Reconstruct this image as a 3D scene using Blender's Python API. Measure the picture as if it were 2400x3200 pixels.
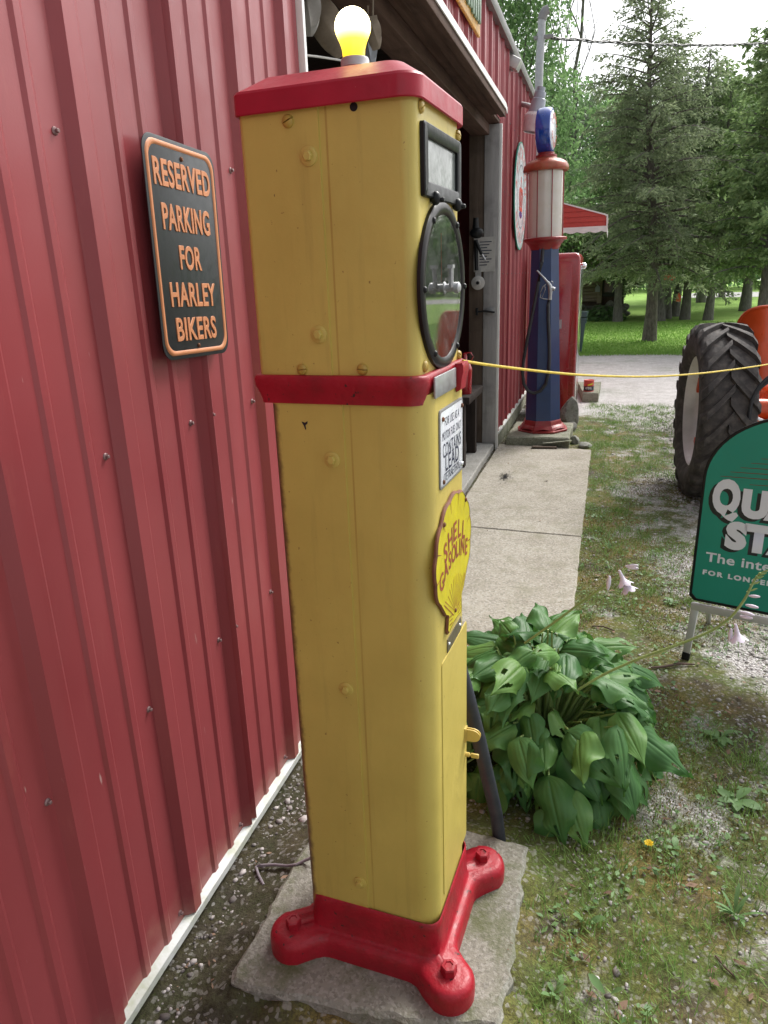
import bpy, bmesh, math, random
import numpy as np
from mathutils import Matrix, Vector
from math import radians as RAD, sin, cos, pi, sqrt

random.seed(7)
rng = np.random.default_rng(11)
for o in list(bpy.data.objects):
    bpy.data.objects.remove(o)
scn = bpy.context.scene
COL = scn.collection

# ------------------------------------------------------------------ camera
CAMZ = 1.6
RCW = np.array([[0.95765234, 0.05781072, -0.28206369],
                [0.28593688, -0.30593412, 0.90809934],
                [-0.03379503, -0.95029587, -0.30950874]])   # camera axes (right, down, forward) in world columns
FPX = 2244.4
cam = bpy.data.cameras.new('camera')
cam.sensor_fit = 'VERTICAL'
cam.sensor_height = 36.0
cam.lens = FPX / 3200 * 36.0
cam.clip_start = 0.05
cam.clip_end = 600
cam_o = bpy.data.objects.new('camera', cam)
COL.objects.link(cam_o)
cam_o.matrix_world = Matrix([[RCW[0][0], -RCW[0][1], -RCW[0][2], 0],
                             [RCW[1][0], -RCW[1][1], -RCW[1][2], 0],
                             [RCW[2][0], -RCW[2][1], -RCW[2][2], CAMZ],
                             [0, 0, 0, 1]])
scn.camera = cam_o


def ray(px, py):
    return RCW @ np.array([(px - 1200) / FPX, (py - 1600) / FPX, 1.0])


def atY(px, py, Y):
    d = ray(px, py)
    t = Y / d[1]
    return Vector((d[0] * t, Y, CAMZ + d[2] * t))


def atX(px, py, X):
    d = ray(px, py)
    t = X / d[0]
    return Vector((X, d[1] * t, CAMZ + d[2] * t))


def atZ(px, py, Z):
    d = ray(px, py)
    t = (Z - CAMZ) / d[2]
    return Vector((d[0] * t, d[1] * t, Z))


# ------------------------------------------------------------------ light
SUN_EL, SUN_AZ = 48.0, 30.0          # azimuth from +Y towards +X
world = bpy.data.worlds.new('World')
scn.world = world
world.use_nodes = True
wn = world.node_tree
wn.nodes.clear()
sky = wn.nodes.new('ShaderNodeTexSky')
sky.sky_type = 'NISHITA'
sky.sun_disc = False
sky.sun_elevation = RAD(SUN_EL)
sky.sun_rotation = RAD(SUN_AZ)
sky.air_density = 1.0
sky.dust_density = 4.0
sky.ozone_density = 1.0
hs = wn.nodes.new('ShaderNodeHueSaturation')
hs.inputs['Saturation'].default_value = 0.18
hs.inputs['Value'].default_value = 1.0
bgn = wn.nodes.new('ShaderNodeBackground')
bgn.inputs['Strength'].default_value = 0.15
wo = wn.nodes.new('ShaderNodeOutputWorld')
wn.links.new(sky.outputs[0], hs.inputs['Color'])
wn.links.new(hs.outputs[0], bgn.inputs['Color'])
wn.links.new(bgn.outputs[0], wo.inputs['Surface'])
sun = bpy.data.lights.new('sun', 'SUN')
sun.energy = 1.5
sun.angle = RAD(20)
sun.color = (1.0, 0.96, 0.9)
sun_o = bpy.data.objects.new('sun', sun)
COL.objects.link(sun_o)
sd = Vector((sin(RAD(SUN_AZ)) * cos(RAD(SUN_EL)), cos(RAD(SUN_AZ)) * cos(RAD(SUN_EL)), sin(RAD(SUN_EL))))
sun_o.location = (4, 4, 9)
sun_o.rotation_euler = sd.to_track_quat('Z', 'Y').to_euler()
scn.view_settings.view_transform = 'Standard'
scn.view_settings.look = 'None'
scn.view_settings.gamma = 1.0
scn.view_settings.use_curve_mapping = False
scn.view_settings.exposure = 0.84
scn.render.engine = 'CYCLES'
scn.cycles.max_bounces = 6
scn.cycles.transparent_max_bounces = 8


# ------------------------------------------------------------------ node helpers
def newmat(name):
    m = bpy.data.materials.new(name)
    m.use_nodes = True
    return m, m.node_tree, m.node_tree.nodes['Principled BSDF']


def N(nt, t, **kw):
    n = nt.nodes.new(t)
    for k, v in kw.items():
        setattr(n, k, v)
    return n


def col4(c):
    return (c[0], c[1], c[2], 1.0)


def ramp(nt, fac, stops, interp='LINEAR'):
    r = N(nt, 'ShaderNodeValToRGB')
    r.color_ramp.interpolation = interp
    el = r.color_ramp.elements
    el[0].position, el[0].color = stops[0][0], col4(stops[0][1]) if hasattr(stops[0][1], '__len__') else (stops[0][1],) * 3 + (1,)
    el[1].position, el[1].color = stops[-1][0], col4(stops[-1][1]) if hasattr(stops[-1][1], '__len__') else (stops[-1][1],) * 3 + (1,)
    for p, c in stops[1:-1]:
        e = el.new(p)
        e.color = col4(c) if hasattr(c, '__len__') else (c, c, c, 1)
    nt.links.new(fac, r.inputs[0])
    return r.outputs[0]


def mixc(nt, fac, a, b, mode='MIX'):
    m = N(nt, 'ShaderNodeMix', data_type='RGBA', blend_type=mode)
    for s, v in ((0, fac), (6, a), (7, b)):
        if isinstance(v, (int, float)):
            m.inputs[s].default_value = v
        elif isinstance(v, (tuple, list)):
            m.inputs[s].default_value = col4(v)
        else:
            nt.links.new(v, m.inputs[s])
    return m.outputs[2]


def math_(nt, op, a, b=None, clamp=False):
    m = N(nt, 'ShaderNodeMath', operation=op)
    m.use_clamp = clamp
    for i, v in enumerate((a, b)):
        if v is None:
            continue
        if isinstance(v, (int, float)):
            m.inputs[i].default_value = v
        else:
            nt.links.new(v, m.inputs[i])
    return m.outputs[0]


def noise(nt, vec, scale, detail=4, rough=0.55, dist=0.0):
    n = N(nt, 'ShaderNodeTexNoise')
    n.inputs['Scale'].default_value = scale
    n.inputs['Detail'].default_value = detail
    n.inputs['Roughness'].default_value = rough
    n.inputs['Distortion'].default_value = dist
    if vec is not None:
        nt.links.new(vec, n.inputs['Vector'])
    return n.outputs[0]


def voro(nt, vec, scale, feature='F1', out=0):
    n = N(nt, 'ShaderNodeTexVoronoi', feature=feature)
    n.inputs['Scale'].default_value = scale
    if vec is not None:
        nt.links.new(vec, n.inputs['Vector'])
    return n.outputs[out]


def wpos(nt):
    return N(nt, 'ShaderNodeNewGeometry').outputs['Position']


def opos(nt):
    return N(nt, 'ShaderNodeTexCoord').outputs['Object']


def stretch(nt, vec, s):
    m = N(nt, 'ShaderNodeMapping')
    m.inputs['Scale'].default_value = s
    nt.links.new(vec, m.inputs[0])
    return m.outputs[0]


def bump(nt, bs, height, strength=0.3, dist=0.01):
    b = N(nt, 'ShaderNodeBump')
    b.inputs['Strength'].default_value = strength
    b.inputs['Distance'].default_value = dist
    nt.links.new(height, b.inputs['Height'])
    nt.links.new(b.outputs[0], bs.inputs['Normal'])


def paint(name, c, rough=0.4, metal=0.0, var=0.12, scale=6.0, dirt=0.0, dirtc=(0.05, 0.04, 0.03), chips=0.0,
          chipc=(0.25, 0.08, 0.03), bmp=0.05, bscale=60, coat=0.0, spec=0.5):
    """an ordinary painted / cast / rubber surface with uneven tone, grime and wear"""
    m, nt, bs = newmat(name)
    p = opos(nt)
    n1 = noise(nt, p, scale, 5)
    v = ramp(nt, n1, [(0.3, tuple(x * (1 - var) for x in c)), (0.7, tuple(min(1, x * (1 + var)) for x in c))])
    if dirt > 0:
        n2 = noise(nt, p, scale * 2.3, 6, 0.65)
        f = math_(nt, 'MULTIPLY', ramp(nt, n2, [(0.45, 0.0), (0.75, 1.0)]), dirt)
        v = mixc(nt, f, v, dirtc)
    if chips > 0:
        n3 = noise(nt, p, scale * 9, 5, 0.6)
        f = ramp(nt, n3, [(0.74 - chips, 0.0), (0.76 - chips, 1.0)])
        v = mixc(nt, f, v, chipc)
    nt.links.new(v, bs.inputs['Base Color'])
    n4 = noise(nt, p, scale * 4, 4)
    r = ramp(nt, n4, [(0.3, max(0.03, rough - 0.08)), (0.7, min(1, rough + 0.1))])
    nt.links.new(r, bs.inputs['Roughness'])
    bs.inputs['Metallic'].default_value = metal
    bs.inputs['Specular IOR Level'].default_value = spec
    if coat:
        bs.inputs['Coat Weight'].default_value = coat
        bs.inputs['Coat Roughness'].default_value = 0.12
    if bmp:
        bump(nt, bs, noise(nt, p, bscale, 4), bmp, 0.004)
    return m


def emissive(name, c, s):
    m, nt, bs = newmat(name)
    bs.inputs['Emission Color'].default_value = col4(c)
    bs.inputs['Emission Strength'].default_value = s
    bs.inputs['Base Color'].default_value = col4(c)
    return m


def foliage(name, dark, light, trans=0.3, rough=0.55, spec=0.3):
    m, nt, bs = newmat(name)
    rnd = N(nt, 'ShaderNodeNewGeometry').outputs['Random Per Island']
    n1 = noise(nt, wpos(nt), 1.1, 4)
    f = math_(nt, 'ADD', math_(nt, 'MULTIPLY', rnd, 0.6), math_(nt, 'MULTIPLY', n1, 0.5))
    c = ramp(nt, f, [(0.15, dark), (0.85, light)])
    nt.links.new(c, bs.inputs['Base Color'])
    bs.inputs['Roughness'].default_value = rough
    bs.inputs['Specular IOR Level'].default_value = spec
    tr = N(nt, 'ShaderNodeBsdfTranslucent')
    nt.links.new(c, tr.inputs[0])
    mx = N(nt, 'ShaderNodeMixShader')
    mx.inputs[0].default_value = trans
    nt.links.new(bs.outputs[0], mx.inputs[1])
    nt.links.new(tr.outputs[0], mx.inputs[2])
    nt.links.new(mx.outputs[0], nt.nodes['Material Output'].inputs[0])
    return m


# ------------------------------------------------------------------ mesh helpers
class MB:
    def __init__(s):
        s.v, s.f = [], []

    def add(s, vs, fs, M=None):
        b = len(s.v)
        if M is not None:
            vs = [M @ Vector(v) for v in vs]
        s.v += [tuple(v) for v in vs]
        s.f += [tuple(i + b for i in f) for f in fs]
        return s

    def box(s, x0, x1, y0, y1, z0, z1, M=None, bev=0.0, seg=2):
        bm = bmesh.new()
        bmesh.ops.create_cube(bm, size=1)
        for v in bm.verts:
            v.co = Vector(((x0 + x1) / 2 + v.co.x * (x1 - x0), (y0 + y1) / 2 + v.co.y * (y1 - y0), (z0 + z1) / 2 + v.co.z * (z1 - z0)))
        if bev:
            bmesh.ops.bevel(bm, geom=list(bm.edges), offset=bev, segments=seg, profile=0.5, affect='EDGES')
        bm.verts.index_update()
        s.add([v.co.copy() for v in bm.verts], [[v.index for v in f.verts] for f in bm.faces], M)
        bm.free()
        return s

    def loft(s, rings, close=True, cap0=True, cap1=True, M=None):
        n = len(rings[0])
        vs = [p for r in rings for p in r]
        fs = []
        for i in range(len(rings) - 1):
            for j in range(n if close else n - 1):
                a, b = i * n + j, i * n + (j + 1) % n
                fs.append((a, b, b + n, a + n))
        if cap0:
            fs.append(tuple(range(n - 1, -1, -1)))
        if cap1:
            fs.append(tuple((len(rings) - 1) * n + j for j in range(n)))
        return s.add(vs, fs, M)

    def lathe(s, prof, n=24, M=None, cap=True, ph=0.0):
        rings = [[(r * cos(2 * pi * j / n + ph), r * sin(2 * pi * j / n + ph), z) for j in range(n)] for r, z in prof]
        return s.loft(rings, True, cap, cap, M)

    def tube(s, pts, r, n=8, M=None):
        pts = [Vector(p) for p in pts]
        rs = r if hasattr(r, '__len__') else [r] * len(pts)
        rings = []
        up = Vector((0.13, 0.21, 0.97))
        for i, p in enumerate(pts):
            t = (pts[min(i + 1, len(pts) - 1)] - pts[max(i - 1, 0)]).normalized()
            a = t.cross(up)
            if a.length < 1e-3:
                a = t.cross(Vector((1, 0, 0)))
            a.normalize()
            b = t.cross(a)
            rings.append([tuple(p + (a * cos(2 * pi * j / n) + b * sin(2 * pi * j / n)) * rs[i]) for j in range(n)])
        return s.loft(rings, True, True, True, M)

    def prism(s, outline, z0, z1, M=None):
        return s.loft([[(x, y, z0) for x, y in outline], [(x, y, z1) for x, y in outline]], True, True, True, M)

    def sphere(s, c, r, n=16, m=10, M=None, sc=(1, 1, 1)):
        rings = []
        for i in range(1, m):
            a = -pi / 2 + pi * i / m
            rings.append([(c[0] + sc[0] * r * cos(a) * cos(2 * pi * j / n), c[1] + sc[1] * r * cos(a) * sin(2 * pi * j / n), c[2] + sc[2] * r * sin(a)) for j in range(n)])
        return s.loft(rings, True, True, True, M)

    def mesh(s, name, smooth=True, ang=38):
        me = bpy.data.meshes.new(name)
        me.from_pydata(s.v, [], s.f)
        bm = bmesh.new()
        bm.from_mesh(me)
        bmesh.ops.recalc_face_normals(bm, faces=bm.faces)
        bm.to_mesh(me)
        bm.free()
        if smooth:
            me.shade_smooth()
            me.set_sharp_from_angle(angle=RAD(ang))
        return me


def np_mesh(name, V, F):
    """V (n,3) float, F (m,k) int"""
    me = bpy.data.meshes.new(name)
    V = np.asarray(V, np.float32)
    F = np.asarray(F, np.int32)
    k = F.shape[1]
    me.vertices.add(len(V))
    me.vertices.foreach_set('co', V.ravel())
    me.loops.add(F.size)
    me.loops.foreach_set('vertex_index', F.ravel())
    me.polygons.add(len(F))
    me.polygons.foreach_set('loop_start', np.arange(0, F.size, k, dtype=np.int32))
    me.update(calc_edges=True)
    me.validate()
    return me


INV = {}


def thing(name, label, cat, loc=(0, 0, 0), rz=0.0, group=None, M=None, kind=None):
    o = bpy.data.objects.new(name, None)
    COL.objects.link(o)
    o.empty_display_size = 0.1
    W = M if M is not None else Matrix.Translation(Vector(loc)) @ Matrix.Rotation(rz, 4, 'Z')
    o.matrix_world = W
    INV[o.name] = W.inverted()
    if label:
        o['label'] = label
    if cat:
        o['category'] = cat
    if group:
        o['group'] = group
    if kind:
        o['kind'] = kind
    return o


def link(name, me, mat, parent=None, world=False):
    """world=True: the mesh is in world coordinates and is moved into the parent's frame"""
    o = bpy.data.objects.new(name, me)
    COL.objects.link(o)
    if mat is not None:
        me.materials.clear()
        me.materials.append(mat)
    if parent is not None:
        o.parent = parent
        k = parent.name
        INV[o.name] = INV.get(k, Matrix())
        if world:
            me.transform(INV.get(k, Matrix()))
    return o


def part(name, mb, mat, parent=None, world=False, smooth=True, ang=38, label=None):
    o = link(name, mb.mesh(name, smooth, ang), mat, parent, world)
    if label:
        o['label'] = label
    return o


def tag(o, label, cat, group=None):
    o['label'] = label
    o['category'] = cat
    if group:
        o['group'] = group
    return o


def inst(name, me, parent, M):
    o = bpy.data.objects.new(name, me)
    COL.objects.link(o)
    o.parent = parent
    o.matrix_local = M
    return o


def copy_tree(src, M, label, group=None):
    r = src.copy()
    COL.objects.link(r)
    r.matrix_world = M
    r['label'] = label
    if group:
        r['group'] = group
    for ch in list(src.children):
        c = ch.copy()
        COL.objects.link(c)
        c.parent = r
        for g in list(ch.children):
            d = g.copy()
            COL.objects.link(d)
            d.parent = c
    return r


def rrect(x0, x1, y0, y1, r, n=6):
    """rounded rectangle, radius r (number or 4: ++ -+ -- +-)"""
    rr = r if hasattr(r, '__len__') else [r] * 4
    out = []
    for k, (cx, cy, a0) in enumerate(((x1, y1, 0), (x0, y1, 90), (x0, y0, 180), (x1, y0, 270))):
        q = rr[k]
        sx = -1 if cx == x1 else 1
        sy = -1 if cy == y1 else 1
        for i in range(n + 1):
            a = RAD(a0 + 90 * i / n)
            out.append((cx + sx * q + q * cos(a), cy + sy * q + q * sin(a)))
    return out


def ring(ol, z):
    return [(x, y, z) for x, y in ol]


def inset(ol, cx, cy, d):
    """shrink an outline towards its box centre by d on each side"""
    xs = [p[0] for p in ol]
    ys = [p[1] for p in ol]
    hx, hy = (max(xs) - min(xs)) / 2, (max(ys) - min(ys)) / 2
    mx, my = (max(xs) + min(xs)) / 2, (max(ys) + min(ys)) / 2
    return [(mx + (x - mx) * (hx - d) / hx, my + (y - my) * (hy - d) / hy) for x, y in ol]


# ------------------------------------------------------------------ lettering (all converted once, in the empty scene)
TXT = {}
_jobs = []


def want(key, body, size, off=0.0, ext=0.0, sx=1.0, space=1.0, align='CENTER', bev=0.0, shear=0.0):
    cu = bpy.data.curves.new('lettering', 'FONT')
    cu.body = body
    cu.size = size
    cu.offset = off
    cu.extrude = ext
    cu.bevel_depth = bev
    cu.bevel_resolution = 1
    cu.space_character = space
    cu.align_x = align
    cu.align_y = 'CENTER' if align == 'CENTER' else 'BOTTOM_BASELINE'
    cu.resolution_u = 4
    cu.shear = shear
    o = bpy.data.objects.new('lettering', cu)
    COL.objects.link(o)
    _jobs.append((key, o, sx))


def convert_text():
    dg = bpy.context.evaluated_depsgraph_get()
    dg.update()
    for key, o, sx in _jobs:
        me = bpy.data.meshes.new_from_object(o.evaluated_get(dg))
        me.transform(Matrix.Diagonal((sx, 1, 1, 1)))
        TXT[key] = me
    for key, o, sx in _jobs:
        cu = o.data
        bpy.data.objects.remove(o)
        bpy.data.curves.remove(cu)


def text_part(key, name, mat, parent, M, mb=None):
    me = TXT[key].copy()
    me.transform(M)
    me.name = name
    return link(name, me, mat, parent)


def text_into(mb, key, M):
    me = TXT[key]
    mb.add([v.co for v in me.vertices], [tuple(p.vertices) for p in me.polygons], M)


def bounds(key):
    xs = [v.co.x for v in TXT[key].vertices]
    ys = [v.co.y for v in TXT[key].vertices]
    return min(xs), max(xs), min(ys), max(ys)


for w in ('RESERVED', 'PARKING', 'FOR', 'HARLEY', 'BIKERS'):
    want(w, w, 0.082, 0.0014, 0.0008, 0.62, 1.06, 'CENTER', 0.0009)
want('use1', 'FOR USE AS A', 0.024, 0.0, 0.0, 0.6, 1.1)
want('use2', 'MOTOR FUEL ONLY', 0.024, 0.0, 0.0, 0.62, 1.1)
want('use3', 'CONTAINS', 0.040, 0.0001, 0.0, 0.66, 1.08)
want('use4', 'LEAD', 0.047, 0.0004, 0.0, 0.66, 1.08)
want('use5', '(TETRAETHYL)', 0.024, 0.0, 0.0, 0.68)
for ch in 'SHELGAOIN':
    want('sh' + ch, ch, 0.055, 0.0012, 0.0, 0.72)
for ch in 'REDCOWNGASLI':
    want('rc' + ch, ch, 0.15, 0.003, 0.0, 0.78)
for ch in 'CROWNGASLIE':
    want('gl' + ch, ch, 0.085, 0.0022, 0.0, 0.75)
want('Q', 'Q', 0.205, 0.013, 0.0, 0.74, 1.0, 'LEFT')
want('UAKER', 'UAKER', 0.16, 0.0115, 0.0, 0.74, 1.03, 'LEFT')
want('STATE', 'STATE', 0.16, 0.0115, 0.0, 0.74, 1.03, 'LEFT')
want('intel', 'The intelligent oil', 0.066, 0.0014, 0.0, 0.85, 1.05, 'LEFT')
want('longer', 'FOR LONGER ENGINE LIFE', 0.029, 0.0016, 0.0, 0.85, 1.35, 'LEFT')
want('can', 'MOTOR OIL', 0.03, 0.001, 0.0, 0.8)
convert_text()

# ------------------------------------------------------------------ materials
def mat_siding():
    m, nt, bs = newmat('red_siding')
    p = wpos(nt)
    n1 = noise(nt, stretch(nt, p, (1, 1, 0.35)), 2.2, 5)
    c = ramp(nt, n1, [(0.3, (0.235, 0.041, 0.048)), (0.7, (0.310, 0.059, 0.067))])
    n2 = noise(nt, stretch(nt, p, (1, 1, 0.2)), 26, 5, 0.7)
    c = mixc(nt, math_(nt, 'MULTIPLY', ramp(nt, n2, [(0.6, 0.0), (0.8, 1.0)]), 0.35), c, (0.36, 0.10, 0.09))
    # pale scratches and rub marks
    n3 = noise(nt, stretch(nt, p, (1, 1, 0.12)), 60, 3, 0.6)
    c = mixc(nt, ramp(nt, n3, [(0.74, 0.0), (0.78, 0.8)]), c, (0.50, 0.36, 0.33))
    # soil splash and fading just above the flashing
    sz = N(nt, 'ShaderNodeSeparateXYZ')
    nt.links.new(p, sz.inputs[0])
    sp_ = math_(nt, 'ADD', math_(nt, 'MULTIPLY', sz.outputs[2], -5.0), math_(nt, 'MULTIPLY', noise(nt, p, 7, 5, 0.65), 2.0))
    c = mixc(nt, ramp(nt, sp_, [(0.25, 0.0), (0.75, 0.55)]), c, (0.36, 0.155, 0.125))
    nt.links.new(c, bs.inputs['Base Color'])
    n4 = noise(nt, p, 9, 4)
    nt.links.new(ramp(nt, n4, [(0.3, 0.30), (0.7, 0.46)]), bs.inputs['Roughness'])
    bs.inputs['Specular IOR Level'].default_value = 0.42
    h = math_(nt, 'ADD', math_(nt, 'MULTIPLY', noise(nt, p, 3.0, 2), 1.0), math_(nt, 'MULTIPLY', noise(nt, p, 220, 2), 0.04))
    bump(nt, bs, h, 0.18, 0.02)
    return m


def mat_yellow(plain=False):
    m, nt, bs = newmat('yellow_paint')
    p = opos(nt)
    n1 = noise(nt, p, 5, 5)
    c = ramp(nt, n1, [(0.3, (0.480, 0.382, 0.088)), (0.7, (0.560, 0.446, 0.104))])
    n2 = noise(nt, stretch(nt, p, (1, 1, 0.3)), 16, 6, 0.7)
    c = mixc(nt, math_(nt, 'MULTIPLY', ramp(nt, n2, [(0.5, 0.0), (0.72, 1.0)]), 0.16), c, (0.34, 0.25, 0.05))
    # rusty specks
    n3 = noise(nt, p, 95, 3, 0.6)
    c = mixc(nt, ramp(nt, n3, [(0.70, 0.0), (0.74, 0.75)]), c, (0.17, 0.075, 0.02))
    n6 = noise(nt, p, 26, 4, 0.55)
    c = mixc(nt, ramp(nt, n6, [(0.755, 0.0), (0.765, 0.9)]), c, (0.06, 0.035, 0.02))
    n7 = noise(nt, stretch(nt, p, (1, 1, 0.07)), 34, 5, 0.65)
    c = mixc(nt, math_(nt, 'MULTIPLY', ramp(nt, n7, [(0.56, 0.0), (0.72, 1.0)]), 0.22), c, (0.25, 0.19, 0.05))
    # weathering along the rear corner, where the panel meets the wall side, and rust at the foot
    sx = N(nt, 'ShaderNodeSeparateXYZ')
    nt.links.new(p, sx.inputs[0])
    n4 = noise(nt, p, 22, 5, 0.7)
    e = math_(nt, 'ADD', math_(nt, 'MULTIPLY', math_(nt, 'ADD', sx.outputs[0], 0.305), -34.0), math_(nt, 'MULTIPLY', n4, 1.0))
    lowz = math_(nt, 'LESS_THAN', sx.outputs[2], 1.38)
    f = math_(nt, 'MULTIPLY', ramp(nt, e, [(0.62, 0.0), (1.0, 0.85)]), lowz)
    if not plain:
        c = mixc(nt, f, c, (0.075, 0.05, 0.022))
        # rusty crease line beside the lapped seam
        sm_ = math_(nt, 'ADD', -0.181, math_(nt, 'MULTIPLY', lowz, 0.017))
        dx = math_(nt, 'ABSOLUTE', math_(nt, 'SUBTRACT', sx.outputs[0], sm_))
        ln_ = math_(nt, 'MULTIPLY', ramp(nt, math_(nt, 'MULTIPLY', dx, 100.0), [(0.10, 1.0), (0.26, 0.0)]), ramp(nt, noise(nt, stretch(nt, p, (1, 1, 0.4)), 14, 4), [(0.3, 0.2), (0.7, 0.6)]))
        c = mixc(nt, ln_, c, (0.30, 0.16, 0.02))
    r = math_(nt, 'ADD', math_(nt, 'MULTIPLY', math_(nt, 'SUBTRACT', 0.235, sx.outputs[2]), 16.0), math_(nt, 'SUBTRACT', n4, 0.55))
    if not plain:
        c = mixc(nt, math_(nt, 'MULTIPLY', ramp(nt, r, [(0.35, 0.0), (0.75, 1.0)]), 0.55), c, (0.42, 0.19, 0.01))
    nt.links.new(c, bs.inputs['Base Color'])
    nt.links.new(ramp(nt, n1, [(0.3, 0.40), (0.7, 0.55)]), bs.inputs['Roughness'])
    h = math_(nt, 'ADD', math_(nt, 'MULTIPLY', noise(nt, p, 9, 3), 0.9), math_(nt, 'MULTIPLY', noise(nt, p, 240, 2), 0.08))
    h = math_(nt, 'ADD', h, math_(nt, 'MULTIPLY', ramp(nt, noise(nt, p, 4.5, 3), [(0.55, 0.0), (0.68, 1.0)]), math_(nt, 'MULTIPLY', noise(nt, p, 70, 4, 0.7), 0.35)))
    bump(nt, bs, h, 0.32, 0.007)
    return m


def mat_concrete(name, c0, c1, speck=(0.55, 0.53, 0.47), moss=0.5, mossc=(0.07, 0.085, 0.025), scale=90, sp=0.6):
    m, nt, bs = newmat(name)
    p = wpos(nt)
    n1 = noise(nt, p, 3.0, 6, 0.6)
    c = ramp(nt, n1, [(0.3, c0), (0.7, c1)])
    v1 = voro(nt, p, scale, 'F1', 1)
    bw = N(nt, 'ShaderNodeSeparateColor')
    nt.links.new(v1, bw.inputs[0])
    c = mixc(nt, math_(nt, 'MULTIPLY', ramp(nt, bw.outputs[0], [(0.62, 0.0), (0.7, 1.0)]), sp), c, speck)
    c = mixc(nt, math_(nt, 'MULTIPLY', ramp(nt, bw.outputs[1], [(0.7, 0.0), (0.78, 1.0)]), sp), c, tuple(x * 0.45 for x in c0))
    n2 = noise(nt, p, 7.0, 6, 0.65)
    c = mixc(nt, math_(nt, 'MULTIPLY', ramp(nt, n2, [(0.5, 0.0), (0.68, 1.0)]), moss), c, mossc)
    nt.links.new(c, bs.inputs['Base Color'])
    bs.inputs['Roughness'].default_value = 0.92
    bs.inputs['Specular IOR Level'].default_value = 0.2
    h = math_(nt, 'ADD', voro(nt, p, scale * 1.4), math_(nt, 'MULTIPLY', n2, 0.6))
    bump(nt, bs, h, 0.28, 0.005)
    return m


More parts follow.
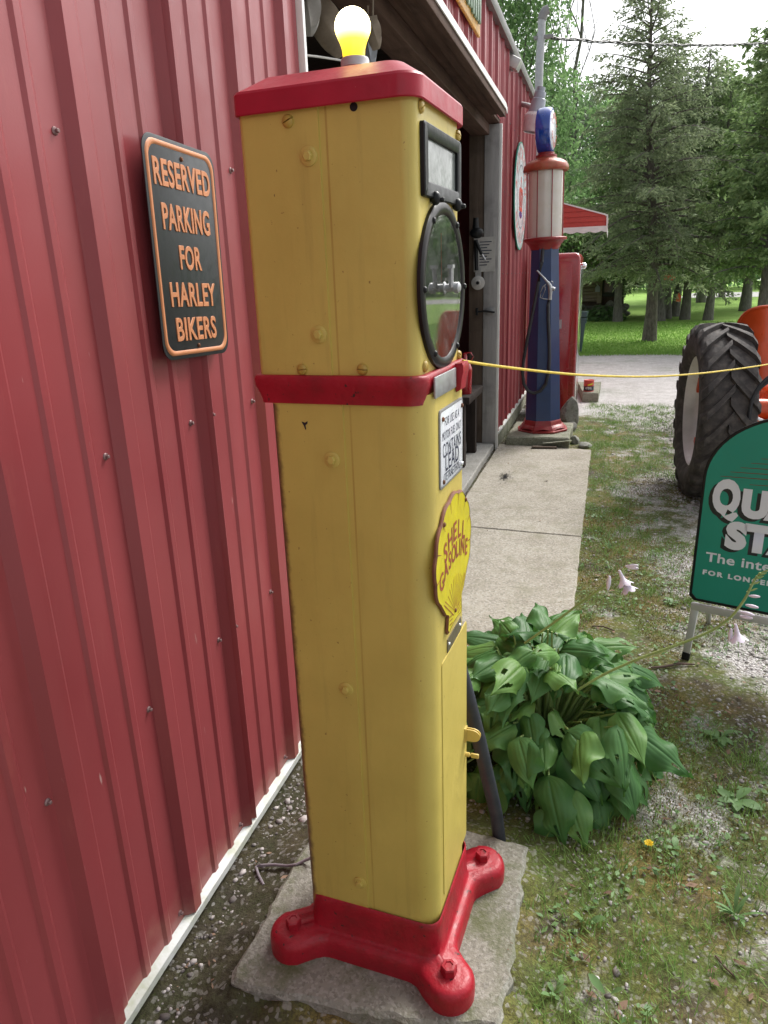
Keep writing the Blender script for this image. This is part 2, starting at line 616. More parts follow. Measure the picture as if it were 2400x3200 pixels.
def mat_ground():
    m, nt, bs = newmat('soil_and_gravel')
    p = wpos(nt)
    s = N(nt, 'ShaderNodeSeparateXYZ')
    nt.links.new(p, s.inputs[0])
    x, y = s.outputs[0], s.outputs[1]
    big = noise(nt, p, 1.4, 6, 0.6)
    mid = noise(nt, p, 6.0, 6, 0.65)
    fine = noise(nt, p, 42, 5, 0.7)
    # soil
    soil = ramp(nt, mid, [(0.3, (0.045, 0.037, 0.031)), (0.7, (0.150, 0.125, 0.104))])
    humus = ramp(nt, fine, [(0.3, (0.016, 0.012, 0.010)), (0.7, (0.062, 0.050, 0.042))])
    soil = mixc(nt, math_(nt, 'MULTIPLY', math_(nt, 'SUBTRACT', -0.30, x), 5.0, True), soil, humus)
    # moss: olive to rusty brown
    mossc = ramp(nt, noise(nt, p, 3.3, 4), [(0.43, (0.115, 0.170, 0.038)), (0.66, (0.285, 0.205, 0.068))])
    mossc = mixc(nt, ramp(nt, fine, [(0.35, 0.0), (0.7, 0.6)]), mossc, (0.065, 0.066, 0.026))
    mossc = mixc(nt, ramp(nt, noise(nt, p, 170, 3, 0.7), [(0.42, 0.0), (0.62, 0.75)]), mossc, (0.060, 0.052, 0.026))
    mf = math_(nt, 'ADD', math_(nt, 'MULTIPLY', mid, 0.6), math_(nt, 'MULTIPLY', big, 0.6))
    mf = ramp(nt, mf, [(0.44, 0.0), (0.58, 0.95)])
    nearwall = math_(nt, 'MULTIPLY', math_(nt, 'ADD', x, 0.72), 4.0, True)
    mf = math_(nt, 'MULTIPLY', mf, math_(nt, 'ADD', math_(nt, 'MULTIPLY', nearwall, 0.8), 0.2))
    c = mixc(nt, mf, soil, mossc)
    # gravel chips
    vor = N(nt, 'ShaderNodeTexVoronoi')
    vor.inputs['Scale'].default_value = 105
    nt.links.new(p, vor.inputs['Vector'])
    sc_ = N(nt, 'ShaderNodeSeparateColor')
    nt.links.new(vor.outputs['Color'], sc_.inputs[0])
    chip = ramp(nt, sc_.outputs[0], [(0.0, (0.30, 0.28, 0.27)), (0.5, (0.50, 0.48, 0.47)), (1.0, (0.70, 0.68, 0.67))])
    chip = mixc(nt, ramp(nt, vor.outputs['Distance'], [(0.5, 0.0), (0.95, 0.7)]), chip, (0.15, 0.125, 0.11))
    gx = math_(nt, 'ADD', math_(nt, 'MULTIPLY', x, 0.62), math_(nt, 'MULTIPLY', math_(nt, 'SUBTRACT', big, 0.5), 2.4))
    gx = math_(nt, 'ADD', gx, math_(nt, 'MULTIPLY', math_(nt, 'SUBTRACT', mid, 0.5), 1.3))
    far = math_(nt, 'MULTIPLY', math_(nt, 'SUBTRACT', y, 7.6), 0.42, True)
    g = math_(nt, 'ADD', gx, math_(nt, 'MULTIPLY', far, 1.3))
    gf = ramp(nt, g, [(0.22, 0.0), (0.50, 1.0)])
    chip = mixc(nt, math_(nt, 'MULTIPLY', far, 0.6), chip, mixc(nt, ramp(nt, math_(nt, 'ADD', math_(nt, 'MULTIPLY', mid, 0.5), math_(nt, 'MULTIPLY', noise(nt, p, 17, 5, 0.75), 0.5)), [(0.35, 0.0), (0.62, 1.0)]), (0.38, 0.365, 0.345), (0.76, 0.75, 0.74)))
    c = mixc(nt, gf, c, chip)
    # scattered chips everywhere
    sp = ramp(nt, sc_.outputs[1], [(0.80, 0.0), (0.86, 1.0)])
    c = mixc(nt, math_(nt, 'MULTIPLY', sp, 0.26), c, chip)
    # thin green growth in the drive
    gr = math_(nt, 'MULTIPLY', ramp(nt, noise(nt, p, 0.9, 5, 0.65), [(0.52, 0.0), (0.64, 1.0)]), ramp(nt, fine, [(0.4, 0.0), (0.6, 0.8)]))
    c = mixc(nt, math_(nt, 'MULTIPLY', gr, 0.65), c, (0.085, 0.13, 0.03))
    nt.links.new(c, bs.inputs['Base Color'])
    bs.inputs['Roughness'].default_value = 0.95
    bs.inputs['Specular IOR Level'].default_value = 0.15
    h = math_(nt, 'ADD', math_(nt, 'MULTIPLY', mid, 0.8), math_(nt, 'MULTIPLY', fine, 0.5))
    h = math_(nt, 'SUBTRACT', h, math_(nt, 'MULTIPLY', vor.outputs['Distance'], math_(nt, 'MULTIPLY', gf, 0.6)))
    bump(nt, bs, h, 0.9, 0.02)
    return m


def mat_lawn():
    m, nt, bs = newmat('lawn_grass')
    p = wpos(nt)
    n1 = noise(nt, p, 0.5, 5)
    n2 = noise(nt, p, 26, 4, 0.7)
    f = math_(nt, 'ADD', math_(nt, 'MULTIPLY', n1, 0.6), math_(nt, 'MULTIPLY', n2, 0.5))
    c = ramp(nt, f, [(0.35, (0.180, 0.330, 0.060)), (0.75, (0.340, 0.500, 0.140))])
    nt.links.new(c, bs.inputs['Base Color'])
    bs.inputs['Roughness'].default_value = 0.9
    bs.inputs['Specular IOR Level'].default_value = 0.1
    bump(nt, bs, n2, 0.8, 0.03)
    return m


def mat_bark(name, a, b):
    m, nt, bs = newmat(name)
    p = opos(nt)
    n = noise(nt, stretch(nt, p, (1, 1, 0.35)), 22, 6, 0.7)
    c = ramp(nt, n, [(0.35, a), (0.65, b)])
    c = mixc(nt, math_(nt, 'MULTIPLY', ramp(nt, noise(nt, p, 5, 4), [(0.55, 0.0), (0.7, 1.0)]), 0.35), c, (0.16, 0.18, 0.13))
    nt.links.new(c, bs.inputs['Base Color'])
    bs.inputs['Roughness'].default_value = 0.95
    bump(nt, bs, n, 0.8, 0.03)
    return m


def mat_wood(name, a, b, sc=(1, 1, 0.08), scale=30, rough=0.8):
    m, nt, bs = newmat(name)
    p = opos(nt)
    n = noise(nt, stretch(nt, p, sc), scale, 6, 0.65, 0.6)
    c = ramp(nt, n, [(0.3, a), (0.7, b)])
    c = mixc(nt, math_(nt, 'MULTIPLY', ramp(nt, noise(nt, p, 6, 5), [(0.55, 0.0), (0.75, 1.0)]), 0.5), c, tuple(x * 0.45 for x in a))
    nt.links.new(c, bs.inputs['Base Color'])
    bs.inputs['Roughness'].default_value = rough
    bs.inputs['Specular IOR Level'].default_value = 0.15
    bump(nt, bs, n, 0.3, 0.01)
    return m


def mat_hosta():
    m, nt, bs = newmat('hosta_leaf')
    rnd = N(nt, 'ShaderNodeObjectInfo').outputs['Random']
    p = opos(nt)
    n = noise(nt, p, 18, 4)
    f = math_(nt, 'ADD', math_(nt, 'MULTIPLY', rnd, 0.65), math_(nt, 'MULTIPLY', n, 0.4))
    c = ramp(nt, f, [(0.1, (0.040, 0.128, 0.036)), (0.55, (0.085, 0.212, 0.056)), (0.95, (0.170, 0.320, 0.070))])
    c = mixc(nt, ramp(nt, noise(nt, p, 60, 3), [(0.70, 0.0), (0.76, 0.7)]), c, (0.22, 0.16, 0.05))
    nt.links.new(c, bs.inputs['Base Color'])
    bs.inputs['Roughness'].default_value = 0.48
    bs.inputs['Specular IOR Level'].default_value = 0.4
    tr = N(nt, 'ShaderNodeBsdfTranslucent')
    nt.links.new(mixc(nt, 0.5, c, (0.10, 0.26, 0.03)), tr.inputs[0])
    mx = N(nt, 'ShaderNodeMixShader')
    mx.inputs[0].default_value = 0.28
    nt.links.new(bs.outputs[0], mx.inputs[1])
    nt.links.new(tr.outputs[0], mx.inputs[2])
    nt.links.new(mx.outputs[0], nt.nodes['Material Output'].inputs[0])
    return m


def mat_glass_dial():
    m, nt, bs = newmat('dusty_glass')
    p = opos(nt)
    gl = N(nt, 'ShaderNodeBsdfGlossy')
    gl.inputs['Roughness'].default_value = 0.04
    gl.inputs['Color'].default_value = (1, 1, 1, 1)
    tp = N(nt, 'ShaderNodeBsdfTransparent')
    df = N(nt, 'ShaderNodeBsdfDiffuse')
    df.inputs['Color'].default_value = (0.35, 0.36, 0.34, 1)
    fr = N(nt, 'ShaderNodeFresnel')
    fr.inputs['IOR'].default_value = 2.3
    m1 = N(nt, 'ShaderNodeMixShader')
    nt.links.new(fr.outputs[0], m1.inputs[0])
    nt.links.new(tp.outputs[0], m1.inputs[1])
    nt.links.new(gl.outputs[0], m1.inputs[2])
    m2 = N(nt, 'ShaderNodeMixShader')
    nt.links.new(ramp(nt, noise(nt, stretch(nt, p, (1, 1, 0.3)), 18, 6, 0.7), [(0.4, 0.02), (0.75, 0.22)]), m2.inputs[0])
    nt.links.new(m1.outputs[0], m2.inputs[1])
    nt.links.new(df.outputs[0], m2.inputs[2])
    nt.links.new(m2.outputs[0], nt.nodes['Material Output'].inputs[0])
    return m


def mat_bulb():
    m, nt, bs = newmat('lit_yellow_bulb')
    s = N(nt, 'ShaderNodeSeparateXYZ')
    nt.links.new(opos(nt), s.inputs[0])
    f = math_(nt, 'MULTIPLY', math_(nt, 'SUBTRACT', s.outputs[2], 0.006), 19.0, True)
    c = ramp(nt, f, [(0.0, (0.95, 0.62, 0.02)), (0.45, (1.0, 0.72, 0.06)), (0.8, (1.0, 0.86, 0.34)), (1.0, (1.0, 0.9, 0.55))])
    st = ramp(nt, f, [(0.0, (0.15, 0.15, 0.15)), (0.45, (0.2, 0.2, 0.2)), (0.8, (0.6, 0.6, 0.6)), (1.0, (1, 1, 1))])
    nt.links.new(c, bs.inputs['Emission Color'])
    nt.links.new(math_(nt, 'MULTIPLY', st, 6.0), bs.inputs['Emission Strength'])
    bs.inputs['Base Color'].default_value = (0.8, 0.55, 0.05, 1)
    bs.inputs['Roughness'].default_value = 0.25
    return m


MT = {}
MT['siding'] = mat_siding()
MT['yellow'] = mat_yellow()
MT['yellow_plain'] = mat_yellow(True)
MT['yellow_dark'] = paint('yellow_hardware', (0.42, 0.29, 0.05), 0.45, 0, 0.15, 40, 0.3, (0.12, 0.06, 0.02))
MT['yellow_pale'] = paint('yellow_pale_hardware', (0.55, 0.40, 0.10), 0.45, 0, 0.1, 40)
MT['red'] = paint('red_enamel', (0.33, 0.008, 0.020), 0.42, 0, 0.16, 7, 0.6, (0.12, 0.016, 0.014), 0.085, (0.05, 0.02, 0.018), 0.45, 70, 0.0, 0.4)
MT['red_lid'] = paint('red_enamel_lid', (0.36, 0.010, 0.030), 0.4, 0, 0.14, 7, 0.2, (0.12, 0.02, 0.02), 0.03, (0.45, 0.22, 0.22), 0.15, 60, 0.0, 0.4)
MT['red_pump'] = paint('red_pump_enamel', (0.30, 0.010, 0.016), 0.22, 0, 0.08, 3, 0.2, (0.12, 0.01, 0.01), 0, bmp=0.02, coat=0.5)
MT['red_dull'] = paint('faded_red', (0.27, 0.016, 0.020), 0.4, 0, 0.2, 12, 0.3, (0.18, 0.12, 0.06), 0, bmp=0.05)
MT['red_gold'] = paint('faded_red_cap', (0.30, 0.060, 0.030), 0.35, 0.1, 0.3, 9, 0.6, (0.22, 0.16, 0.07), 0, bmp=0.05)
MT['blue'] = paint('navy_enamel', (0.013, 0.040, 0.130), 0.38, 0, 0.15, 4, 0.2, (0.01, 0.012, 0.03), 0, bmp=0.04, coat=0.15)
MT['globe_blue'] = paint('globe_blue', (0.012, 0.055, 0.33), 0.2, 0, 0.08, 4, coat=0.6, bmp=0.0)
MT['white'] = paint('white_paint', (0.74, 0.74, 0.72), 0.45, 0, 0.05, 5, 0.12, (0.35, 0.34, 0.30))
MT['white_sign'] = paint('white_porcelain', (0.72, 0.75, 0.80), 0.22, 0, 0.04, 5, 0.15, (0.35, 0.33, 0.30), coat=0.3, bmp=0.0)
MT['trim'] = paint('weathered_white_trim', (0.50, 0.52, 0.51), 0.55, 0, 0.08, 7, 0.8, (0.25, 0.28, 0.13), 0.02, (0.2, 0.2, 0.12))
MT['black'] = paint('black_enamel', (0.008, 0.009, 0.010), 0.38, 0, 0.2, 10, 0.15, (0.05, 0.045, 0.04), spec=0.25)
MT['sign_black'] = paint('black_sign_paint', (0.010, 0.013, 0.016), 0.42, 0, 0.2, 10)
MT['maroon'] = paint('dark_frame', (0.010, 0.008, 0.008), 0.35, 0, 0.3, 6, spec=0.25)
MT['orange_letter'] = paint('orange_sign_paint', (0.55, 0.215, 0.088), 0.5, 0, 0.08, 20, bmp=0.0)
MT['text_dark'] = paint('dark_print', (0.018, 0.022, 0.05), 0.5, 0, 0.1, 20, bmp=0.0)
MT['text_red'] = paint('red_print', (0.28, 0.055, 0.03), 0.5, 0, 0.2, 20, bmp=0.0)
MT['text_crimson'] = paint('crimson_print', (0.48, 0.045, 0.03), 0.4, 0, 0.1, 20, bmp=0.0)
MT['shell_yellow'] = paint('bright_yellow_enamel', (0.62, 0.54, 0.015), 0.35, 0, 0.1, 14, 0.3, (0.36, 0.22, 0.01), bmp=0.03, coat=0.1)
MT['shell_edge'] = paint('rusty_edge', (0.16, 0.055, 0.025), 0.6, 0, 0.35, 40, bmp=0.1)
MT['rust'] = paint('rust', (0.13, 0.05, 0.02), 0.8, 0, 0.4, 60, bmp=0.2)
MT['steel'] = paint('dull_steel', (0.42, 0.43, 0.44), 0.42, 0.7, 0.15, 20, 0.35, (0.12, 0.10, 0.08))
MT['screw_head'] = paint('weathered_screw', (0.24, 0.15, 0.15), 0.5, 0.3, 0.2, 60, 0.4, (0.10, 0.07, 0.06), spec=0.4)
MT['chrome'] = paint('chrome', (0.75, 0.76, 0.78), 0.15, 1.0, 0.04, 10, bmp=0.0)
MT['galv'] = paint('galvanised_steel', (0.40, 0.42, 0.43), 0.5, 0.35, 0.12, 14, 0.3, (0.2, 0.2, 0.2))
MT['aluminium'] = paint('aluminium', (0.52, 0.53, 0.52), 0.45, 0.45, 0.06, 14, 0.2, (0.25, 0.24, 0.22))
MT['brass'] = paint('tarnished_plate', (0.16, 0.135, 0.085), 0.45, 0.4, 0.25, 30, 0.4, (0.08, 0.06, 0.03))
MT['hub_orange'] = paint('orange_enamel', (0.62, 0.075, 0.012), 0.35, 0, 0.12, 5, 0.2, (0.25, 0.03, 0.01), coat=0.25)
MT['rubber'] = paint('old_rubber', (0.050, 0.044, 0.042), 0.8, 0, 0.25, 9, 0.8, (0.15, 0.13, 0.115), bmp=0.12, bscale=90)
MT['hose'] = paint('black_hose', (0.020, 0.022, 0.027), 0.5, 0, 0.2, 16, 0.2, (0.06, 0.06, 0.06))
MT['pipe_blue'] = paint('dark_conduit', (0.028, 0.032, 0.045), 0.5, 0, 0.2, 12, 0.4, (0.07, 0.065, 0.06))
MT['rim'] = paint('silver_rim', (0.72, 0.70, 0.70), 0.4, 0.15, 0.08, 8, 0.25, (0.40, 0.36, 0.34))
MT['green_sign'] = paint('green_sign_paint', (0.009, 0.245, 0.168), 0.5, 0, 0.05, 5, bmp=0.02)
MT['sign_white'] = paint('sign_white_print', (0.66, 0.70, 0.74), 0.45, 0, 0.03, 8, bmp=0.0)
MT['sign_brown'] = paint('sign_brown_print', (0.14, 0.055, 0.03), 0.5, 0, 0.03, 8, bmp=0.0)
MT['rope'] = paint('yellow_rope', (0.60, 0.44, 0.04), 0.6, 0, 0.2, 60, bmp=0.2, bscale=400)
MT['cable'] = paint('grey_cable', (0.22, 0.19, 0.21), 0.5, 0, 0.1, 20)
MT['wire'] = paint('dark_wire', (0.03, 0.03, 0.035), 0.5, 0, 0.1, 20)
MT['milk'] = paint('milky_cylinder', (0.62, 0.60, 0.54), 0.18, 0, 0.07, 3, 0.35, (0.50, 0.46, 0.30), coat=0.5, bmp=0.0)
MT['lens'] = paint('frosted_lens', (0.60, 0.55, 0.55), 0.3, 0, 0.05, 6, coat=0.3, bmp=0.0)
MT['lamp_grey'] = paint('lamp_grey', (0.33, 0.36, 0.41), 0.4, 0.2, 0.08, 8)
MT['jamb'] = mat_wood('weathered_grey_board', (0.26, 0.25, 0.25), (0.36, 0.35, 0.34))
MT['brown_wood'] = mat_wood('brown_board', (0.075, 0.055, 0.042), (0.12, 0.09, 0.07))
MT['beam'] = mat_wood('dark_beam', (0.060, 0.036, 0.027), (0.125, 0.078, 0.060), (1, 0.08, 1))
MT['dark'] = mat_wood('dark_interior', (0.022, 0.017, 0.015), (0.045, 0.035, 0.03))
MT['tin'] = paint('roof_tin', (0.25, 0.25, 0.25), 0.5, 0.3, 0.1, 6, 0.4, (0.12, 0.1, 0.09))
MT['paper'] = paint('old_paper', (0.42, 0.41, 0.39), 0.8, 0, 0.12, 12, 0.3, (0.22, 0.20, 0.18), bmp=0.0)
MT['leather'] = paint('pale_leather', (0.30, 0.25, 0.19), 0.6, 0, 0.25, 14, 0.4, (0.12, 0.09, 0.06))
MT['walk'] = mat_concrete('exposed_aggregate', (0.29, 0.262, 0.215), (0.39, 0.36, 0.305), (0.50, 0.48, 0.43), 0.42, (0.185, 0.18, 0.11), 110, 0.38)
MT['pad'] = mat_concrete('mossy_concrete', (0.155, 0.15, 0.12), (0.27, 0.26, 0.22), (0.42, 0.41, 0.38), 0.8, (0.085, 0.10, 0.035), 160, 0.3)
MT['block'] = mat_concrete('old_concrete', (0.17, 0.175, 0.125), (0.28, 0.28, 0.22), (0.36, 0.35, 0.3), 0.6, (0.075, 0.095, 0.032), 110, 0.4)
MT['step'] = mat_concrete('smooth_concrete', (0.27, 0.265, 0.24), (0.36, 0.35, 0.33), (0.4, 0.39, 0.37), 0.25, (0.13, 0.115, 0.09), 160, 0.25)
MT['rock'] = mat_concrete('field_stone', (0.15, 0.15, 0.13), (0.27, 0.27, 0.24), (0.34, 0.34, 0.31), 0.4, (0.07, 0.085, 0.035), 60, 0.3)
MT['ground'] = mat_ground()
MT['lawn'] = mat_lawn()
MT['spruce_bark'] = mat_bark('spruce_bark', (0.075, 0.064, 0.056), (0.185, 0.165, 0.148))
MT['grey_bark'] = mat_bark('grey_bark', (0.10, 0.092, 0.085), (0.20, 0.19, 0.175))
MT['needles'] = foliage('spruce_needles', (0.120, 0.168, 0.092), (0.315, 0.375, 0.215), 0.5, 0.6)
MT['needles_green'] = foliage('cedar_sprays', (0.110, 0.185, 0.075), (0.31, 0.42, 0.18), 0.5, 0.6)
MT['leaves'] = foliage('broad_leaves', (0.095, 0.185, 0.075), (0.26, 0.41, 0.17), 0.5, 0.5)
MT['weed'] = foliage('weed_leaves', (0.080, 0.175, 0.060), (0.20, 0.33, 0.13), 0.3, 0.5)
MT['grassb'] = foliage('grass_blades', (0.095, 0.190, 0.038), (0.24, 0.37, 0.10), 0.35, 0.6)
MT['lawnb'] = foliage('lawn_blades', (0.14, 0.30, 0.05), (0.29, 0.47, 0.11), 0.45, 0.6)
MT['mossb'] = foliage('moss_tips', (0.070, 0.085, 0.020), (0.26, 0.18, 0.055), 0.2, 0.8)
MT['hosta'] = mat_hosta()
MT['stem'] = paint('green_stem', (0.26, 0.36, 0.12), 0.5, 0, 0.15, 20)
MT['petal'] = paint('lilac_petal', (0.68, 0.63, 0.74), 0.5, 0, 0.08, 30, bmp=0.0)
MT['dandelion'] = paint('yellow_petal', (0.7, 0.5, 0.02), 0.6, 0, 0.1, 30, bmp=0.0)
MT['litter'] = foliage('dead_leaf', (0.10, 0.055, 0.035), (0.30, 0.20, 0.14), 0.15, 0.8)
MT['twig'] = paint('twig_bark', (0.10, 0.065, 0.05), 0.9, 0, 0.3, 40)
MT['pebble'] = foliage('pebbles', (0.20, 0.18, 0.17), (0.50, 0.48, 0.47), 0.0, 0.85)
MT['pebble_dark'] = foliage('dark_pebbles', (0.05, 0.04, 0.036), (0.46, 0.42, 0.41), 0.0, 0.85)
MT['road'] = paint('pale_road', (0.42, 0.41, 0.40), 0.9, 0, 0.08, 2)
MT['plastic_bin'] = paint('dark_teal_plastic', (0.045, 0.085, 0.09), 0.4, 0, 0.1, 6)
MT['log'] = mat_wood('brown_log', (0.24, 0.19, 0.15), (0.40, 0.33, 0.27), (0.08, 1, 1))
MT['dark_trim'] = paint('dark_window_trim', (0.012, 0.018, 0.018), 0.5, 0, 0.2, 6)
MT['pane'] = paint('window_pane', (0.06, 0.075, 0.07), 0.08, 0, 0.1, 3, bmp=0.0, coat=0.5)
MT['bulb'] = mat_bulb()
MT['dial_glass'] = mat_glass_dial()
MT['dial_face'] = paint('dial_back', (0.12, 0.125, 0.12), 0.6, 0, 0.3, 9, 0.4, (0.05, 0.05, 0.05))
MT['frost'] = paint('cloudy_glass', (0.20, 0.22, 0.21), 0.15, 0, 0.3, 26, 0.6, (0.07, 0.08, 0.07), coat=0.0, bmp=0.0, spec=0.3)
MT['green_board'] = paint('green_board', (0.14, 0.22, 0.14), 0.4, 0, 0.4, 22, 0.5, (0.04, 0.07, 0.04))
MT['gold_board'] = paint('gold_board', (0.50, 0.26, 0.03), 0.4, 0, 0.3, 22, 0.3, (0.2, 0.08, 0.02))

# ------------------------------------------------------------------ the setting
WX = -0.955          # outer plane of the siding (pan of the panels)
gv, gf = [], []
me = np_mesh('ground', [(-160, -40, 0), (160, -40, 0), (160, 300, 0), (-160, 300, 0)], [(0, 1, 2, 3)])
g = link('ground', me, MT['ground'])
g['kind'] = 'structure'

# lawn: a sheet with a wandering near edge
xs = np.linspace(-60, 90, 240)
edge = 15.3 - 0.32 * xs * (np.abs(xs) < 6) * 0.25 + 0.18 * np.sin(xs * 1.7) + 0.1 * np.sin(xs * 4.3 + 1)
edge = np.where(xs > 6, 14.8 + 0.2 * np.sin(xs), edge)
V = np.concatenate([np.stack([xs, edge, np.full_like(xs, 0.005)], 1), np.stack([xs, np.full_like(xs, 90), np.full_like(xs, 0.005)], 1)])
F = [(i, i + 1, i + 241, i + 240) for i in range(239)]
o = link('lawn', np_mesh('lawn', V, F), MT['lawn'])
o['kind'] = 'structure'
# far road, pale, seen between the trunks
mb = MB()
mb.add([(3.6, 44, 0.012), (40, 36, 0.012), (44, 44, 0.012), (5.2, 52, 0.012)], [(0, 1, 2, 3)])
o = part('road', mb, MT['road'], None, smooth=False)
o['kind'] = 'structure'


def rough_slab(ol, z0, z1, bev=0.012, jag=0.004, sub=0.05):
    """a slab with slightly broken edges"""
    pts = []
    n = len(ol)
    for i in range(n):
        a, b = Vector((*ol[i], 0)), Vector((*ol[(i + 1) % n], 0))
        k = max(1, int((b - a).length / sub))
        for j in range(k):
            p = a.lerp(b, j / k)
            pts.append((p.x + random.uniform(-jag, jag), p.y + random.uniform(-jag, jag)))
    mbb = MB()
    r0 = ring(pts, z0)
    r1 = [(x, y, z1 - bev + random.uniform(-bev * 0.3, bev * 0.3)) for x, y in pts]
    r2 = ring(inset(pts, 0, 0, bev), z1)
    mbb.loft([r0, r1, r2], True, True, True)
    return mbb


walk = thing('walkway', None, None, (0, 0, 0))
walk['kind'] = 'structure'
sl = rough_slab([(-0.945, 2.98), (-0.075, 2.98), (-0.075, 4.392), (-0.945, 4.452)], -0.08, 0.018, 0.008, 0.003)
part('slab', sl, MT['walk'], walk, ang=30)
sl = rough_slab([(-0.945, 4.462), (-0.075, 4.402), (-0.072, 6.80), (-0.945, 6.93)], -0.08, 0.018, 0.008, 0.003)
part('slab', sl, MT['walk'], walk, ang=30)
# oily stain: leaf mould lying on the slab
c0 = atZ(1578, 1490, 0.02)
mb = MB()
for i in range(260):
    a, r = random.uniform(0, 2 * pi), abs(random.gauss(0, 0.5))
    x, y = c0.x + r * 0.055 * cos(a), c0.y + r * 0.16 * sin(a)
    s = random.uniform(0.003, 0.008)
    t = random.uniform(0, pi)
    mb.add([(x + s * cos(t), y + s * sin(t), 0.019), (x - s * sin(t), y + s * cos(t), 0.021), (x - s * cos(t), y - s * sin(t), 0.019 + s * 0.5), (x + s * sin(t), y - s * cos(t), 0.020)], [(0, 1, 2, 3)])
o = part('burnt_debris', mb, MT['black'], None, smooth=False)
o['kind'] = 'stuff'

# ------------------------------------------------------------------ the barn
barn = thing('barn', 'long red ribbed metal barn with an open doorway and white trim', 'barn', (WX, 0, 0))


def siding_profile(y0, y1, base=1.2516):
    """corrugation: broad raised ribs every 0.325 m, two pencil ribs between; returns (y, out)"""
    pts = [(y0, 0.0)]
    k0 = int(math.floor((y0 - base) / 0.325)) - 1
    k1 = int(math.ceil((y1 - base) / 0.325)) + 1
    for k in range(k0, k1 + 1):
        c = base + 0.325 * k
        for dy, h in ((-0.034, 0.0), (-0.016, 0.021), (0.014, 0.021), (0.031, 0.003), (0.046, 0.003), (0.052, 0)):
            pts.append((c + dy, h))
        for m in (0.125, 0.215):
            for dy, h in ((-0.017, 0.0), (-0.008, 0.0055), (0.008, 0.0055), (0.017, 0.0)):
                pts.append((c + m + dy, h))
    pts = [p for p in pts if y0 < p[0] < y1] + [(y1, 0.0)]
    return [(y0, 0.0)] + pts


def panel(y0, y1, z0, z1, proud=0.0):
    pr = siding_profile(y0, y1)
    mbb = MB()
    zs = [z0, z1]
    vs, fs = [], []
    n = len(pr)
    for z in zs:
        vs += [(WX + h + proud, y, z) for y, h in pr]
    for z in zs:
        vs += [(WX - 0.004, y, z) for y, h in pr]
    for i in range(n - 1):
        fs.append((i, i + 1, n + i + 1, n + i))
        fs.append((2 * n + i, 3 * n + i, 3 * n + i + 1, 2 * n + i + 1))
        fs.append((i, 2 * n + i, 2 * n + i + 1, i + 1))
        fs.append((n + i, n + i + 1, 3 * n + i + 1, 3 * n + i))
    fs.append((0, n, 3 * n, 2 * n))
    fs.append((n - 1, 3 * n - 1, 4 * n - 1, 2 * n - 1))
    return mbb.add(vs, fs)


yy = -1.348
while yy < 2.352:
    y1 = min(yy + 0.975, 2.352)
    part('wall_panel', panel(yy, y1 - 0.001, 0.052, 3.46, 0.0006 if int(round(yy * 10)) % 2 else 0.0), MT['siding'], barn, True, ang=20)
    yy += 0.975
yy = 2.353
while yy < 6.74:
    y1 = min(yy + 0.975, 6.745)
    part('wall_panel', panel(yy, y1 - 0.001, 2.83, 3.46, 0.0006), MT['siding'], barn, True, ang=20)
    yy += 0.975
yy = 6.762
while yy < 9.69:
    y1 = min(yy + 0.975, 9.69)
    part('wall_panel', panel(yy, y1 - 0.001, 0.17, 3.46), MT['siding'], barn, True, ang=20)
    yy += 0.975

# screws: dome washer and hex head
smb = MB()
smb.lathe([(0.0001, 0), (0.0075, 0.0), (0.0075, 0.0015), (0.0055, 0.0035), (0.005, 0.0035)], 12, Matrix.Rotation(pi / 2, 4, 'Y'))
smb.lathe([(0.0042, 0.004), (0.0042, 0.0085), (0.003, 0.0095)], 6, Matrix.Rotation(pi / 2, 4, 'Y'))
sme = smb.mesh('screw', True, 30)
sme.materials.append(MT['screw_head'])
for k in range(-4, 4):
    yr = 1.2516 + 0.325 * k
    for z in (0.078, 0.682, 1.28, 1.872, 2.47):
        y = yr - 0.055 + random.uniform(-0.006, 0.006)
        if y < 2.33:
            inst('screw', sme, barn, Matrix.Translation((0.0, y, z + random.uniform(-0.006, 0.006))))
        if k % 3 == 1 and 0.1 < z:
            inst('screw', sme, barn, Matrix.Translation((0.004, yr + 0.036, z + 0.004)))
for k in range(17, 26):
    for z in (0.25, 0.95, 1.6, 2.3, 2.9):
        y = 1.2516 + 0.325 * k - 0.055
        if 6.8 < y < 9.6:
            inst('screw', sme, barn, Matrix.Translation((0.0, y, z)))

# base flashing: sloping ledge with a drip face
def ledge(y0, y1, zt, zb, out):
    mbb = MB()
    n = int((y1 - y0) / 0.08) + 1
    rows = []
    for i in range(n + 1):
        y = y0 + (y1 - y0) * i / n
        w = 0.0005 * sin(i * 1.7) + 0.0004 * sin(i * 4.1)
        rows.append([(WX + 0.0005, y, zt + 0.002), (WX + out, y, zt - 0.006 + w), (WX + out + 0.001, y, zb + w), (WX + out - 0.006, y, zb - 0.003 + w), (WX - 0.003, y, zb - 0.003)])
    mbb.loft(rows, True, True, True)
    return mbb


part('base_trim', ledge(-1.35, 2.35, 0.052, 0.027, 0.021), MT['trim'], barn, True, ang=25)
part('base_trim', ledge(6.765, 9.69, 0.172, 0.150, 0.028), MT['trim'], barn, True, ang=25)
mb = MB()
mb.box(WX - 0.10, WX - 0.012, -1.35, 2.345, -0.05, 0.05)
part('sill_board', mb, MT['dark'], barn, True, smooth=False)
mb = MB()
mb.box(WX - 0.10, WX + 0.012, 6.765, 9.68, -0.05, 0.146, bev=0.006)
part('concrete_sill', mb, MT['block'], barn, True)
